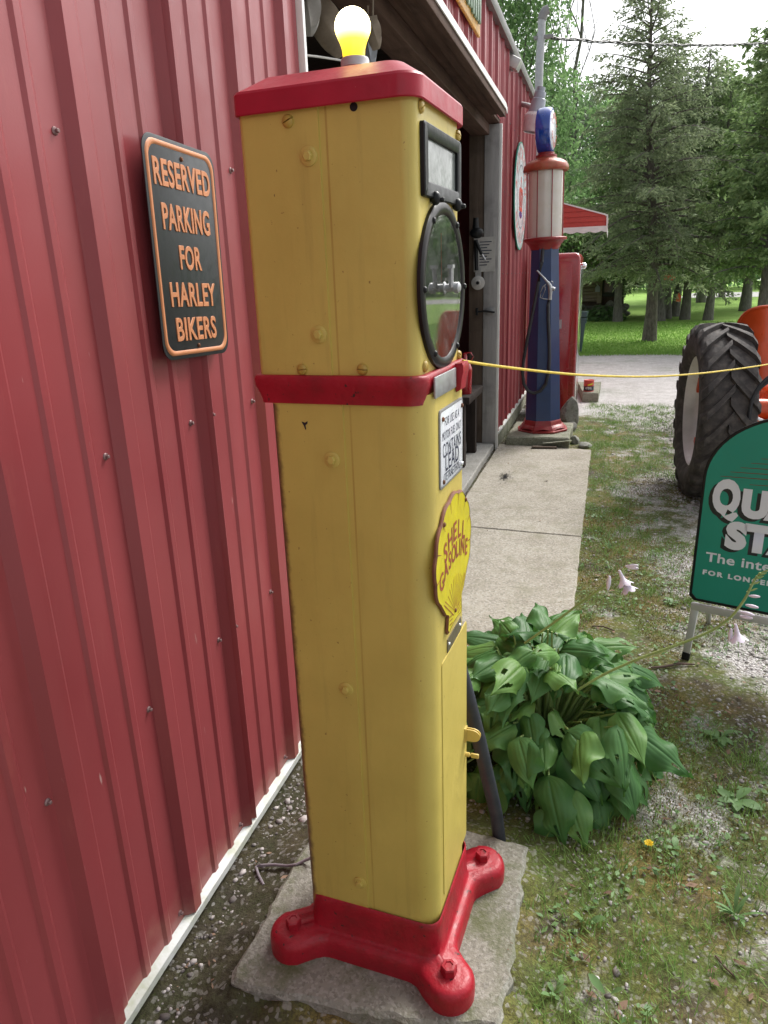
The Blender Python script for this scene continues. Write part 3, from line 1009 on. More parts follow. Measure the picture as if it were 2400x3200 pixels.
# corner flashing at both sides of the doorway
mb = MB()
mb.box(WX - 0.03, WX + 0.024, 2.352, 2.372, 0.03, 2.83, bev=0.003)
part('door_edge_trim', mb, MT['white'], barn, True)
mb = MB()
mb.box(WX - 0.004, WX + 0.020, 6.742, 6.762, 0.0, 2.80, bev=0.003)
part('door_edge_trim', mb, MT['white'], barn, True)
mb = MB()
mb.box(WX - 0.128, WX - 0.005, 6.740, 6.90, 0.062, 2.80, bev=0.004)
part('door_jamb', mb, MT['jamb'], barn, True)
mb = MB()
mb.box(WX - 0.262, WX - 0.129, 6.752, 6.90, 0.062, 2.80, bev=0.004)
part('door_post', mb, MT['brown_wood'], barn, True)
mb = MB()
mb.box(WX - 0.20, WX - 0.01, 2.20, 2.345, 0.06, 2.80)
part('door_post', mb, MT['brown_wood'], barn, True)
# header: a dark plank box over the door, the hooded track cover hangs in front
mb = MB()
mb.box(WX - 0.30, WX - 0.004, 2.20, 6.90, 2.805, 3.10, bev=0.004)
part('header_beam', mb, MT['beam'], barn, True)
mb = MB()
mb.box(WX - 0.235, WX - 0.085, 2.21, 6.72, 2.715, 2.801, bev=0.006)
part('header_plank', mb, MT['beam'], barn, True)
mb = MB()
prof = [(WX + 0.002, 2.868), (WX + 0.120, 2.838), (WX + 0.128, 2.832), (WX + 0.128, 2.792), (WX + 0.121, 2.792), (WX + 0.121, 2.818), (WX + 0.002, 2.845)]
rows = [[(x, y, z) for x, z in prof] for y in np.linspace(1.9, 6.16, 24)]
rows.append([(x, 6.235, z - (0.02 if x > WX + 0.1 else 0.0)) for x, z in prof])
mb.loft(rows)
part('track_cover', mb, MT['white'], barn, True, ang=25)
mb = MB()
mb.box(WX + 0.072, WX + 0.119, 1.92, 6.20, 2.745, 2.800, bev=0.004)
mb.box(WX + 0.004, WX + 0.069, 1.92, 6.18, 2.762, 2.800, bev=0.004)
mb_tb = mb
part('track_board', mb, MT['beam'], barn, True)
# eave: fascia, overhanging roof tin
mb = MB()
rows = []
for i in range(60):
    y = -1.5 + 11.27 * i / 59
    rows.append([(WX - 0.05, y, 3.44), (WX + 0.05, y, 3.415), (WX + 0.062, y, 3.44 + 0.006 * sin(i * 2.2)), (WX + 0.062, y, 3.475 + 0.006 * sin(i * 2.2)), (WX - 0.05, y, 3.53)])
mb.loft(rows)
part('eave', mb, MT['tin'], barn, True, ang=30)
mb = MB()
mb.add([(WX + 0.055, -1.5, 3.49), (WX + 0.055, 9.77, 3.49), (WX - 3.6, 9.77, 4.62), (WX - 3.6, -1.5, 4.62),
        (WX + 0.055, -1.5, 3.47), (WX + 0.055, 9.77, 3.47), (WX - 3.6, 9.77, 4.60), (WX - 3.6, -1.5, 4.60)],
       [(0, 1, 2, 3), (7, 6, 5, 4), (0, 4, 5, 1), (1, 5, 6, 2), (2, 6, 7, 3), (3, 7, 4, 0)])
part('roof', mb, MT['tin'], barn, True, smooth=False)
# inner shell keeps the inside dark; end walls
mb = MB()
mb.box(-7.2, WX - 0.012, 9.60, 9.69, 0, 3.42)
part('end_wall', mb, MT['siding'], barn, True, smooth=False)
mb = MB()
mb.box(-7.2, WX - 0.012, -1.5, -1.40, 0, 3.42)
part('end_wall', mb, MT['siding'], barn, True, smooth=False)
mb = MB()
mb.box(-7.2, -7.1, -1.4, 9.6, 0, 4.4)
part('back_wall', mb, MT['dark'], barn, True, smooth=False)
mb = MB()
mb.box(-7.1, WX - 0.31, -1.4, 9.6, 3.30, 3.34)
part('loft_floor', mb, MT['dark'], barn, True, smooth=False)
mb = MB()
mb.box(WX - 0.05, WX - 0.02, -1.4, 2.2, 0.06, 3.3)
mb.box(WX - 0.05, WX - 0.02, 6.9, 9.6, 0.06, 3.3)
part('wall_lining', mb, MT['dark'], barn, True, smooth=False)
# concrete floor, its edge forms the step in the doorway
mb = rough_slab([(-7.0, -1.3), (-0.965, -1.3), (-0.965, 2.3), (-0.972, 6.735), (-0.972, 9.5), (-7.0, 9.5)], -0.05, 0.060, 0.008, 0.002, 0.12)
part('floor', mb, MT['step'], barn, True)

# lower extension at the end of the barn, mostly hidden by the pumps
lean = thing('shed', 'low red shed wall behind the pumps carrying the awning', 'shed', (WX, 9.7, 0))
mb = MB()
mb.box(-3.2, -1.0, 9.72, 14.0, 0, 2.62)
part('wall', mb, MT['siding'], lean, True, smooth=False)
mb = MB()
mb.box(-3.3, -0.93, 9.71, 14.1, 2.622, 2.68)
part('roof', mb, MT['tin'], lean, True, smooth=False)

# ------------------------------------------------------------------ the yellow pump and its pad
TH = RAD(-3.5)
PL0 = Vector((-0.277, 1.222, 0))
pumpM = Matrix.Translation(PL0) @ Matrix.Rotation(TH, 4, 'Z')
pad = None
ol = [(-0.472, -0.165), (-0.30, -0.150), (-0.05, -0.118), (0.145, -0.072), (0.150, 0.05), (0.132, 0.28), (0.118, 0.480), (-0.20, 0.490), (-0.495, 0.47), (-0.490, 0.18), (-0.485, -0.03)]
pts = [pumpM @ Vector((x, y, 0)) for x, y in ol]
o = part('concrete_pad', rough_slab([(p.x, p.y) for p in pts], -0.06, 0.048, 0.010, 0.007, 0.03), MT['pad'], None, ang=30)
tag(o, 'mossy square concrete pad with a broken edge under the yellow pump', 'slab')

po = [(p.x, p.y) for p in pts]
cxp, cyp = sum(p[0] for p in po) / len(po), sum(p[1] for p in po) / len(po)
dense = []
for i in range(len(po)):
    a_, b_ = Vector((*po[i], 0)), Vector((*po[(i + 1) % len(po)], 0))
    for k in range(12):
        dense.append(a_.lerp(b_, k / 12))
rows = []
for dd_, zz_ in ((-0.012, 0.041), (0.022, 0.034), (0.06, 0.017), (0.11, 0.005), (0.16, -0.004)):
    row = []
    for i, p in enumerate(dense):
        d_ = (p - Vector((cxp, cyp, 0))).normalized()
        q_ = p + d_ * (dd_ + 0.008 * sin(i * 0.9) * (dd_ > 0.01))
        low = 0.45 if p.y < 1.16 and p.x > -0.55 else 1.0
        row.append((q_.x, q_.y, zz_ * (0.75 + 0.35 * sin(i * 0.7) * sin(i * 0.23)) * low))
    rows.append(row)
mb = MB()
mb.loft(rows, True, False, False)
o = part('soil_bank', mb, MT['ground'], None, ang=80)
o['kind'] = 'structure'

pump = thing('fuel_pump', 'tall yellow fuel pump with red cap, belt and foot and a lit bulb on top', 'fuel pump', M=pumpM)


def M3(cx, cy, cz, xa, ya, za):
    """frame with the given axes at (cx, cy, cz)"""
    m = Matrix.Identity(4)
    for i, a in enumerate((xa, ya, za)):
        for j in range(3):
            m[j][i] = a[j]
    m[0][3], m[1][3], m[2][3] = cx, cy, cz
    return m


def onfront(u, v, z):      # x -> +v, y -> up, z -> +u (out of the front)
    return M3(u, v, z, (0, 1, 0), (0, 0, 1), (1, 0, 0))


def onside(u, v, z):       # x -> +u, y -> up, z -> -v (towards the viewer)
    return M3(u, v, z, (1, 0, 0), (0, 0, 1), (0, -1, 0))


def body(u0, u1, v0, v1, z0, z1, rf, rb, seam):
    """two sheet halves meeting at a seam, the rear one lapping 1.6 mm over the front one"""
    full = rrect(u0, u1, v0, v1, [rf, rb, rb, rf], 8)
    front = [p for p in full if p[0] > seam]
    # order: rrect starts at (u1, v1); split list where it drops below the seam
    k = next(i for i, p in enumerate(full) if p[0] <= seam)
    k2 = max(i for i, p in enumerate(full) if p[0] <= seam)
    fr = full[k2 + 1:] + full[:k]
    fr = [(seam - 0.004, v0)] + fr + [(seam - 0.004, v1)]
    e = 0.0030
    rr = rrect(u0 - e, u1, v0 - e, v1 + e, [rf, rb, rb, rf], 8)
    re = [(seam, v1 + e)] + [p for p in rr if p[0] <= seam] + [(seam, v0 - e)]
    a, b = MB(), MB()
    zs = [z0, z0 + 0.02, (z0 + z1) / 2, z1 - 0.02, z1]
    a.loft([ring(fr, z) for z in zs], True, True, True)
    b.loft([ring(re, z) for z in zs], True, True, True)
    return a, b


# lower casing
a, b = body(-0.326, -0.014, 0.0, 0.276, 0.150, 1.40, 0.046, 0.020, -0.178)
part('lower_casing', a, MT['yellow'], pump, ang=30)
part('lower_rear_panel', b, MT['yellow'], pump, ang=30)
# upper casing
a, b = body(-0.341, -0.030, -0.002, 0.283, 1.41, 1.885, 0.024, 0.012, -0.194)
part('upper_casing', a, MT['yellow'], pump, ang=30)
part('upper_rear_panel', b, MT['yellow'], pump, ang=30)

# belt moulding
ob = rrect(-0.345, -0.026, -0.006, 0.287, [0.03, 0.014, 0.014, 0.03], 8)


def grow(ol, d):
    return inset(ol, 0, 0, -d)


mb = MB()
prof = [(-0.014, 1.384), (0.000, 1.383), (0.001, 1.390), (0.003, 1.398), (0.006, 1.408), (0.009, 1.416), (0.010, 1.428), (0.009, 1.433), (0.006, 1.436), (-0.002, 1.436)]
mb.loft([ring(grow(ob, d), z) for d, z in prof], True, True, True)
belt = part('belt_moulding', mb, MT['red'], pump, ang=50)
# data plate and end bracket on the belt's front
mb = MB()
mb.box(-0.013, -0.009, 0.028, 0.172, 1.392, 1.430, bev=0.001)
part('data_plate', mb, MT['steel'], belt, ang=30)
mb = MB()
ol = [(0.0, 0.0), (0.034, 0.002), (0.040, -0.004), (0.041, -0.016), (0.032, -0.034), (0.026, -0.055), (0.006, -0.060), (0.0, -0.04)]
mb.prism([(x * 0.42 - 0.014, z * 0.92 + 1.436) for x, z in ol], 0.180, 0.225, Matrix(((1, 0, 0, 0), (0, 0, 1, 0), (0, 1, 0, 0), (0, 0, 0, 1))))
part('belt_bracket', mb, MT['red'], belt, ang=40)

# cap
oc = rrect(-0.345, -0.023, -0.012, 0.294, [0.034, 0.016, 0.016, 0.034], 8)
mb = MB()
prof = [(-0.006, 1.872), (0.001, 1.866), (0.003, 1.868), (0.003, 1.898), (0.0005, 1.9022), (-0.003, 1.9040), (-0.038, 1.9270), (-0.041, 1.9285), (-0.045, 1.9295), (-0.060, 1.930)]
mb.loft([ring(grow(oc, d), z) for d, z in prof], True, True, True)
lid = part('cap', mb, MT['red_lid'], pump, ang=16)
mb = MB()
mb.lathe([(0.031, 1.929), (0.029, 1.936), (0.0250, 1.939), (0.0250, 1.950), (0.0262, 1.952), (0.0250, 1.954), (0.0250, 1.962), (0.0235, 1.966), (0.017, 1.967)], 28, Matrix.Translation((-0.180, 0.135, 0)))
sock = part('lamp_socket', mb, MT['galv'], lid)
mb = MB()
bp = [(0.0265, 0.0), (0.0275, 0.008), (0.0275, 0.020), (0.0285, 0.028), (0.0325, 0.037), (0.0385, 0.047)]
R = 0.0365
for a in np.linspace(-12, 88, 12):
    bp.append((0.0012 + 0.0352 * cos(RAD(a)), 0.0600 + 0.0345 * sin(RAD(a)) - 0.003))
bp = [(0.0205, 0.0), (0.0215, 0.010), (0.0225, 0.020), (0.0255, 0.030), (0.0300, 0.040)] + [(0.0348 * cos(RAD(a)), 0.0575 + 0.0335 * sin(RAD(a))) for a in np.linspace(-18, 89, 14)]
mb.lathe([(r_ * 0.90, z_ * 0.90) for r_, z_ in bp], 32)
o = part('bulb', mb, MT['bulb'], sock, ang=60)
o.location = (-0.182, 0.135, 1.962)

# red cast foot: outline grown from the casing and four bolt lobes
bolts = [(0.022, -0.026), (0.020, 0.325), (-0.366, 0.325), (-0.368, -0.026)]
bx0, bx1, by0, by1 = -0.326, -0.014, 0.0, 0.276


def sd_box(x, y, r):
    cx, cy = (bx0 + bx1) / 2, (by0 + by1) / 2
    qx, qy = abs(x - cx) - ((bx1 - bx0) / 2 - r), abs(y - cy) - ((by1 - by0) / 2 - r)
    return min(max(qx, qy), 0) + math.hypot(max(qx, 0), max(qy, 0)) - r


def foot_ring(z, aoff, boff, k, n=160):
    out = []
    cx, cy = (bx0 + bx1) / 2, (by0 + by1) / 2
    for j in range(n):
        t = 2 * pi * j / n
        dx, dy = cos(t), sin(t)
        lo, hi = 0.05, 0.5
        for _ in range(26):
            m = (lo + hi) / 2
            x, y = cx + dx * m, cy + dy * m
            d = sd_box(x, y, 0.026) - aoff
            for bxx, byy in bolts:
                dc = math.hypot(x - bxx, y - byy) - boff
                h = max(k - abs(d - dc), 0) / k
                d = min(d, dc) - h * h * k * 0.25
            if d < 0:
                lo = m
            else:
                hi = m
        out.append((cx + dx * lo, cy + dy * lo, z))
    return out


mb = MB()
lv = [(0.048, 0.032, 0.058, 0.045), (0.082, 0.033, 0.059, 0.045), (0.096, 0.031, 0.056, 0.045), (0.103, 0.027, 0.051, 0.045), (0.1065, 0.022, 0.044, 0.045),
      (0.1075, 0.017, 0.036, 0.045), (0.1085, 0.013, 0.020, 0.045), (0.114, 0.010, -0.002, 0.045), (0.140, 0.008, -0.03, 0.04), (0.180, 0.0065, -0.04, 0.02), (0.200, 0.006, -0.04, 0.02), (0.203, 0.003, -0.04, 0.02)]
mb.loft([foot_ring(*l) for l in lv], True, True, False)
foot = part('foot_casting', mb, MT['red'], pump, ang=60)
for (x, y) in bolts:
    mb = MB()
    mb.lathe([(0.019, 0.104), (0.019, 0.127), (0.0165, 0.130), (0.010, 0.1305), (0.009, 0.128)], 6, Matrix.Translation((x, y, 0)), ph=0.4)
    part('bolt', mb, MT['red'], foot, ang=25)

# slotted screws and washer bolts on the casing
scr = MB()
scr.lathe([(0.0105, 0.0), (0.0105, 0.002), (0.0088, 0.0048), (0.004, 0.0062)], 14)
slot = MB()


def slotted():
    m = MB()
    prof = [(0.0105, 0.0), (0.0100, 0.0025), (0.0080, 0.0048), (0.0045, 0.0060)]
    for sgn in (1, -1):
        rings = []
        for r, z in prof:
            rr_ = []
            for j in range(13):
                a = pi * j / 12
                x, y = r * cos(a), max(0.0011, r * sin(a))
                rr_.append((x, sgn * y, z))
            rings.append(rr_)
        m.loft(rings, True, True, True)
    m.lathe([(0.0098, 0.0), (0.0098, 0.0016)], 14)
    return m


ss = slotted().mesh('screw', True, 40)
ss.materials.append(MT['yellow_dark'])
wb = MB()
wb.lathe([(0.0155, 0), (0.0155, 0.0022), (0.0130, 0.0034), (0.0092, 0.0036)], 20)
wb.lathe([(0.0085, 0.0034), (0.0085, 0.0085), (0.0065, 0.0098)], 6)
wm = wb.mesh('washer_bolt', True, 30)
wm.materials.append(MT['yellow_plain'])
for u, z, t in ((-0.248, 1.852, 0.4), (-0.253, 1.446, 0.1), (-0.135, 1.447, -0.1)):
    inst('screw', ss, pump, onside(u, -0.0052 if u < -0.194 else -0.0022, z) @ Matrix.Rotation(t, 4, 'Z'))
for v, z in ((0.030, 1.858), (0.262, 1.850), (0.030, 1.449), (0.268, 1.443)):
    inst('screw', ss, pump, onfront(-0.0295, v, z) @ Matrix.Rotation(random.uniform(-1, 1), 4, 'Z'))
for u, z, d in ((-0.214, 1.797, -0.0050), (-0.215, 1.508, -0.0050), (-0.204, 1.278, -0.0030), (-0.202, 0.784, -0.0030), (-0.195, 0.273, -0.0030)):
    inst('washer_bolt', wm, pump, onside(u, d, z))
# a drilled hole and a chip in the side
mb = MB()
mb.lathe([(0.0068, 0.0), (0.0068, 0.0004)], 16)
o = part('hole', mb, MT['black'], pump)
o.matrix_local = onside(-0.131, -0.0023, 1.862)
mb = MB()
mb.prism([(-0.007, 0.004), (0.0, 0.002), (0.006, 0.005), (0.005, 0.0), (0.001, -0.003), (0.002, -0.010), (0.000, -0.012), (-0.002, -0.005), (-0.005, 0.0)], 0, 0.0004)
o = part('paint_chip', mb, MT['sign_black'], pump, smooth=False)
o.matrix_local = onside(-0.256, -0.0032, 1.345)

# sale window (upper rectangle)
def rect_frame(w, h, bw, t, r=0.006):
    """frame in local x,y, thickness t along z"""
    o1 = rrect(-w / 2, w / 2, -h / 2, h / 2, r, 4)
    i1 = rrect(-w / 2 + bw, w / 2 - bw, -h / 2 + bw * 1.15, h / 2 - bw, r * 0.6, 4)
    m = MB()
    m.loft([ring(o1, 0), ring(o1, t * 0.8), ring(inset(o1, 0, 0, 0.002), t), ring(inset(i1, 0, 0, -0.003), t), ring(i1, t * 0.75), ring(i1, 0.001)], True, False, False)
    return m


fw = part('window_frame', rect_frame(0.236, 0.112, 0.021, 0.009), MT['black'], pump, ang=35)
fw.matrix_local = onfront(-0.030, 0.142, 1.782)
mb = MB()
mb.box(-0.099, 0.099, -0.034, 0.037, 0.0008, 0.002)
part('pane', mb, MT['frost'], fw, smooth=False)
mb = MB()
for x in (-0.062, 0.086):
    mb = MB()
    mb.sphere((x, -0.055, 0.009), 0.0105, 14, 8, None, (1, 1.15, 0.9))
    mb.lathe([(0.0045, 0.014), (0.0045, 0.022), (0.003, 0.024)], 10, Matrix.Translation((x + 0.004, -0.058, 0)))
    part('lug', mb, MT['black'], fw)
# the dial
DC = (-0.030, 0.142, 1.579)
mb = MB()
mb.lathe([(0.1475, 0.0), (0.1475, 0.006), (0.144, 0.0095), (0.136, 0.011), (0.127, 0.009), (0.1245, 0.006), (0.124, 0.001)], 72, cap=False)
dial = part('dial_rim', mb, MT['maroon'], pump, ang=40)
dial.matrix_local = onfront(*DC)
mb = MB()
mb.lathe([(0.1242, 0.0010), (0.0001, 0.0010)], 48)
part('dial_face', mb, MT['dial_face'], dial, smooth=False)
mb = MB()
mb.lathe([(0.1265, 0.0068), (0.0001, 0.0070)], 48, cap=False)
part('dial_glass', mb, MT['dial_glass'], dial)
mb = MB()
for a in (0, 55, 125, 180, 235, 305):
    mb = MB()
    mb.sphere((0.136 * cos(RAD(a)), 0.136 * sin(RAD(a)), 0.010), 0.0062, 10, 6, None, (1, 1, 0.8))
    o = part('rim_screw', mb, MT['black'], dial)
mb = MB()
mb.lathe([(0.011, 0.0), (0.011, 0.008), (0.007, 0.010), (0.007, 0.024), (0.010, 0.026), (0.010, 0.034), (0.006, 0.037)], 16)
mb.tube([(0.0, 0.0, 0.020), (-0.01, 0.002, 0.022), (-0.012, 0.035, 0.023)], 0.0045, 8)
mb.box(-0.02, -0.004, 0.034, 0.040, 0.018, 0.028)
hub = part('dial_spindle', mb, MT['steel'], dial)
mb = MB()
mb.box(-0.003, 0.003, 0.0, 0.095, 0.0005, 0.0015)
part('pointer', mb, MT['text_crimson'], dial, smooth=False)

# lead warning plate
pl = MB()
olp = rrect(-0.084, 0.084, -0.075, 0.075, 0.008, 4)
pl.loft([ring(olp, 0.0), ring(olp, 0.0022), ring(inset(olp, 0, 0, 0.0012), 0.003)], True, True, True)
wp = part('warning_plate', pl, MT['white_sign'], pump, ang=30)
wp.matrix_local = onfront(-0.0138, 0.145, 1.288)
mb = MB()
mb.loft([ring(inset(olp, 0, 0, -0.0016), 0.0002), ring(inset(olp, 0, 0, -0.0016), 0.0024), ring(inset(olp, 0, 0, 0.0006), 0.0034), ring(inset(olp, 0, 0, 0.0030), 0.0032)], True, False, False)
part('plate_edge', mb, MT['tin'], wp, ang=30)
for k, y, w in (('use1', 0.049, 0.108), ('use2', 0.023, 0.142), ('use3', -0.006, 0.136), ('use4', -0.033, 0.102), ('use5', -0.059, 0.126)):
    x0, x1, _, _ = bounds(k)
    text_part(k, 'lettering', MT['text_dark'], wp, Matrix.Translation((0, y, 0.0034)) @ Matrix.Diagonal((w / (x1 - x0), 0.98, 1, 1)))
for x, y, mm in ((-0.068, 0.058, 'rust'), (0.075, 0.060, 'rust'), (-0.066, -0.064, 'rust'), (0.076, -0.062, 'chrome')):
    mb = MB()
    mb.sphere((x, y, 0.004), 0.0048, 10, 6, None, (1, 1, 0.7))
    part('rivet', mb, MT[mm], wp)

# scallop-shell plate
def shell_outline():
    """half outline in the plate's frame (x right, y up), mirrored; foot square at the bottom"""
    pts = []
    n = 9                                   # flutes
    for i in range(n):
        for j in range(6):
            a = -38 + (256.0) * (i + j / 6.0) / n
            r = 1.0 + 0.045 * abs(sin(pi * j / 6.0))
            ca, sa = cos(RAD(a)), sin(RAD(a))
            pts.append((0.138 * r * ca, 0.022 + 0.122 * r * sa * (1.0 if sa > 0 else 1.0)))
    pts.append((-0.138 * cos(RAD(38)), 0.022 - 0.122 * sin(RAD(38))))
    pts += [(-0.072, -0.092), (-0.050, -0.104), (-0.058, -0.134), (-0.052, -0.144), (-0.030, -0.140), (0.0, -0.137), (0.030, -0.140), (0.052, -0.144), (0.058, -0.134), (0.050, -0.104), (0.072, -0.092)]
    return pts


so = shell_outline()
sc0 = [(x * 0.975, y * 0.975) for x, y in so]
mb = MB()
mb.loft([ring(so, 0.0), ring(so, 0.002), ring(sc0, 0.0055)], True, True, True)
sh = part('shell_plate', mb, MT['shell_yellow'], pump, ang=30)
sh.matrix_local = onfront(-0.0118, 0.146, 1.035)
mb = MB()
so2 = [(x * 1.004, y * 1.004) for x, y in so]
sc1 = [(x * 0.974, y * 0.976) for x, y in so]
mb.loft([ring(so2, -0.0004), ring(so2, 0.0030), ring(sc0, 0.0062), ring(sc1, 0.0059)], True, False, False)
part('shell_edge', mb, MT['shell_edge'], sh, ang=35)
rays = MB()


def strip(m, x0, y0, x1, y1, w0, w1, z):
    d = Vector((x1 - x0, y1 - y0))
    nrm = Vector((-d.y, d.x)).normalized()
    m.add([(x0 + nrm.x * w0, y0 + nrm.y * w0, z), (x1 + nrm.x * w1, y1 + nrm.y * w1, z), (x1 - nrm.x * w1, y1 - nrm.y * w1, z), (x0 - nrm.x * w0, y0 - nrm.y * w0, z)], [(0, 1, 2, 3)])


for i in range(1, 9):                        # flute lines at the rim
    a = -38 + 256.0 * i / 9
    ca, sa = cos(RAD(a)), sin(RAD(a))
    strip(rays, 0.134 * ca, 0.022 + 0.119 * sa, 0.106 * ca, 0.022 + 0.092 * sa, 0.0014, 0.0004, 0.0060)
for i in range(11):                          # fan from the foot
    a = RAD(38 + 104 * i / 10)
    l = 0.085 if 0 < i < 10 else 0.10
    strip(rays, 0.012 * cos(a), -0.118 + 0.016 * sin(a), l * cos(a), -0.118 + l * sin(a), 0.0005, 0.0009, 0.0060)
strip(rays, -0.012, -0.118, -0.085, -0.062, 0.0012, 0.0012, 0.0060)
strip(rays, 0.012, -0.118, 0.085, -0.062, 0.0012, 0.0012, 0.0060)
for s_ in (-1, 1):
    for yy_ in (-0.112, -0.121, -0.130):
        strip(rays, s_ * 0.022, yy_, s_ * 0.046, yy_ + 0.004, 0.0011, 0.0011, 0.0060)
part('fan_lines', rays, MT['text_red'], sh, smooth=False)['kind'] = 'stuff'
for word, yb, wid, rise in (('SHELL', 0.056, 0.142, 0.008), ('GASOLINE', 0.000, 0.218, 0.020)):
    m = MB()
    n = len(word)
    xs_ = np.linspace(-wid / 2, wid / 2, n)
    if word == 'GASOLINE':
        xs_ = np.array([-0.100, -0.069, -0.040, -0.011, 0.017, 0.039, 0.064, 0.095])
    for i, chh in enumerate(word):
        q = xs_[i] / (wid / 2)
        text_into(m, 'sh' + chh, Matrix.Translation((xs_[i], yb - rise * (1 - q * q) * (-1) - 0.012 * q * q, 0.0062)) @ Matrix.Rotation(-0.22 * q, 4, 'Z') @ Matrix.Diagonal((1.42 if word == 'SHELL' else 1.12, 1.02 if word == 'SHELL' else 0.95, 1, 1)))
    part('lettering', m, MT['text_red'], sh, smooth=False)
for x, y in ((-0.082, 0.108), (0.088, 0.108), (0.0, -0.112)):
    mb = MB()
    mb.sphere((x, y, 0.0062), 0.0052, 10, 6, None, (1, 1, 0.7))
    part('rivet', mb, MT['rust'], sh)
# small serial plate, inspection door, hasp and knob
mb = MB()
mb.box(-0.058, 0.058, -0.0155, 0.0155, 0, 0.002)
bp_ = part('serial_plate', mb, MT['brass'], pump, smooth=False)
bp_.matrix_local = onfront(-0.0138, 0.164, 0.856)
for x in (-0.046, 0.046):
    mb = MB()
    mb.sphere((x, 0, 0.002), 0.0045, 10, 6, None, (1, 1, 0.7))
    part('rivet', mb, MT['chrome'], bp_)
mb = MB()
olp = rrect(-0.105, 0.105, -0.305, 0.305, 0.008, 3)
mb.loft([ring(olp, 0.0), ring(olp, 0.0015), ring(inset(olp, 0, 0, 0.001), 0.0022)], True, True, True)
dr = part('inspection_door', mb, MT['yellow_plain'], pump, ang=25)
dr.matrix_local = onfront(-0.0141, 0.168, 0.532)
dr['label'] = 'plain yellow inspection door on the pump front'
mb = MB()
ol = [(-0.004, -0.02), (0.020, -0.02)] + [(0.020 + 0.020 * sin(RAD(a)), -0.020 * cos(RAD(a))) for a in range(15, 180, 15)] + [(0.020, 0.02), (-0.004, 0.02)]
ol = [(x, y) for x, y in ol]
for zz in (0.0, 0.008):
    mb.prism([(x, y * 0.8) for x, y in ol], zz, zz + 0.003, M3(0, 0.098, 0, (0, 0, 1), (0, 1, 0), (1, 0, 0)) if False else M3(0.098, 0.005, 0, (0, 0, 1), (0, 1, 0), (-1, 0, 0)))
mb.box(0.083, 0.100, -0.014, 0.024, 0.002, 0.006)
part('hasp', mb, MT['yellow_pale'], dr, ang=30)
mb = MB()
mb.lathe([(0.006, 0.0), (0.006, 0.010), (0.003, 0.012), (0.003, 0.016)], 10, Matrix.Translation((0.094, -0.055, 0.002)))
mb.box(0.091, 0.097, -0.061, -0.049, 0.016, 0.036, bev=0.002)
part('wing_knob', mb, MT['yellow_pale'], dr, ang=30)

# dark pipe on the pump's far side running down into the soil
mb = MB()
mb.tube([(-0.345, 1.535, 0.86), (-0.315, 1.56, 0.72), (-0.290, 1.59, 0.585), (-0.262, 1.625, 0.42), (-0.238, 1.66, 0.255), (-0.222, 1.70, 0.12), (-0.215, 1.72, 0.02), (-0.213, 1.725, -0.05)], 0.019, 14)
o = part('drain_hose', mb, MT['pipe_blue'], None)
tag(o, 'thick dark hose leaning from the yellow pump down into the plant bed', 'hose')

# grey cable lying on the soil
mb = MB()
p = [atZ(x, y, z) for x, y, z in ((975, 2680, 0.07), (950, 2690, 0.055), (925, 2702, 0.05), (895, 2706, 0.035), (860, 2702, 0.025), (815, 2704, 0.015), (800, 2709, 0.010), (808, 2735, 0.010), (824, 2766, 0.010))]
mb.tube(p, 0.0042, 8)
o = part('power_cable', mb, MT['cable'], None)
tag(o, 'thin grey cable running from the yellow pump across the soil', 'cable')

# ------------------------------------------------------------------ parking sign on the near wall
ps = thing('parking_sign', 'black metal sign with raised orange letters reserving parking for bikers', 'sign',
           M=Matrix.Translation((WX + 0.026, 1.553, 1.668)) @ M3(0, 0, 0, (0, 1, 0), (0, 0, 1), (1, 0, 0)) @ Matrix.Rotation(RAD(-1.8), 4, 'Z'))
SW, SH = 0.292, 0.462
olp = rrect(-SW / 2, SW / 2, -SH / 2, SH / 2, 0.034, 7)
mb = MB()
mb.loft([ring(olp, 0.0), ring(olp, 0.0016), ring(inset(olp, 0, 0, 0.001), 0.002)], True, True, True)
part('panel', mb, MT['sign_black'], ps, ang=30)
mb = MB()
i0, i1 = inset(olp, 0, 0, 0.008), inset(olp, 0, 0, 0.019)
mb.loft([ring(i0, 0.0018), ring(inset(olp, 0, 0, 0.010), 0.0042), ring(inset(olp, 0, 0, 0.0165), 0.0042), ring(i1, 0.0018)], True, False, False)
part('border', mb, MT['orange_letter'], ps, ang=50)
for k, y, w, h in (('RESERVED', 0.160, 0.232, 0.056), ('PARKING', 0.072, 0.198, 0.056), ('FOR', -0.010, 0.092, 0.053), ('HARLEY', -0.090, 0.196, 0.053), ('BIKERS', -0.166, 0.176, 0.053)):
    x0, x1, y0, y1 = bounds(k)
    text_part(k, 'lettering', MT['orange_letter'], ps, Matrix.Translation((0, y, 0.0022)) @ Matrix.Diagonal((w / (x1 - x0), h / (y1 - y0), 1, 1)) @ Matrix.Translation((-(x0 + x1) / 2, -(y0 + y1) / 2, 0)))
for y in (0.198, -0.205):
    mb = MB()
    mb.sphere((0, y, 0.0025), 0.0055, 10, 6, None, (1, 1, 0.8))
    part('screw', mb, MT['rust'], ps)

# ------------------------------------------------------------------ blue visible-gas pump
o = part('concrete_block', rough_slab([(-0.875, 6.885), (-0.285, 6.905), (-0.270, 7.66), (-0.87, 7.66)], -0.06, 0.100, 0.012, 0.006, 0.06), MT['block'], None, ang=30)
tag(o, 'mossy thick concrete block under the blue visible pump', 'slab')
BX, BY = -0.562, 7.285
bpM = Matrix.Translation((BX, BY, 0.10)) @ Matrix.Rotation(RAD(-1.15), 4, 'Y')
bpu = thing('visible_pump', 'old blue octagonal gas pump with milky glass cylinder and round globe', 'fuel pump', M=bpM)
PH8 = pi / 8 + 0.13


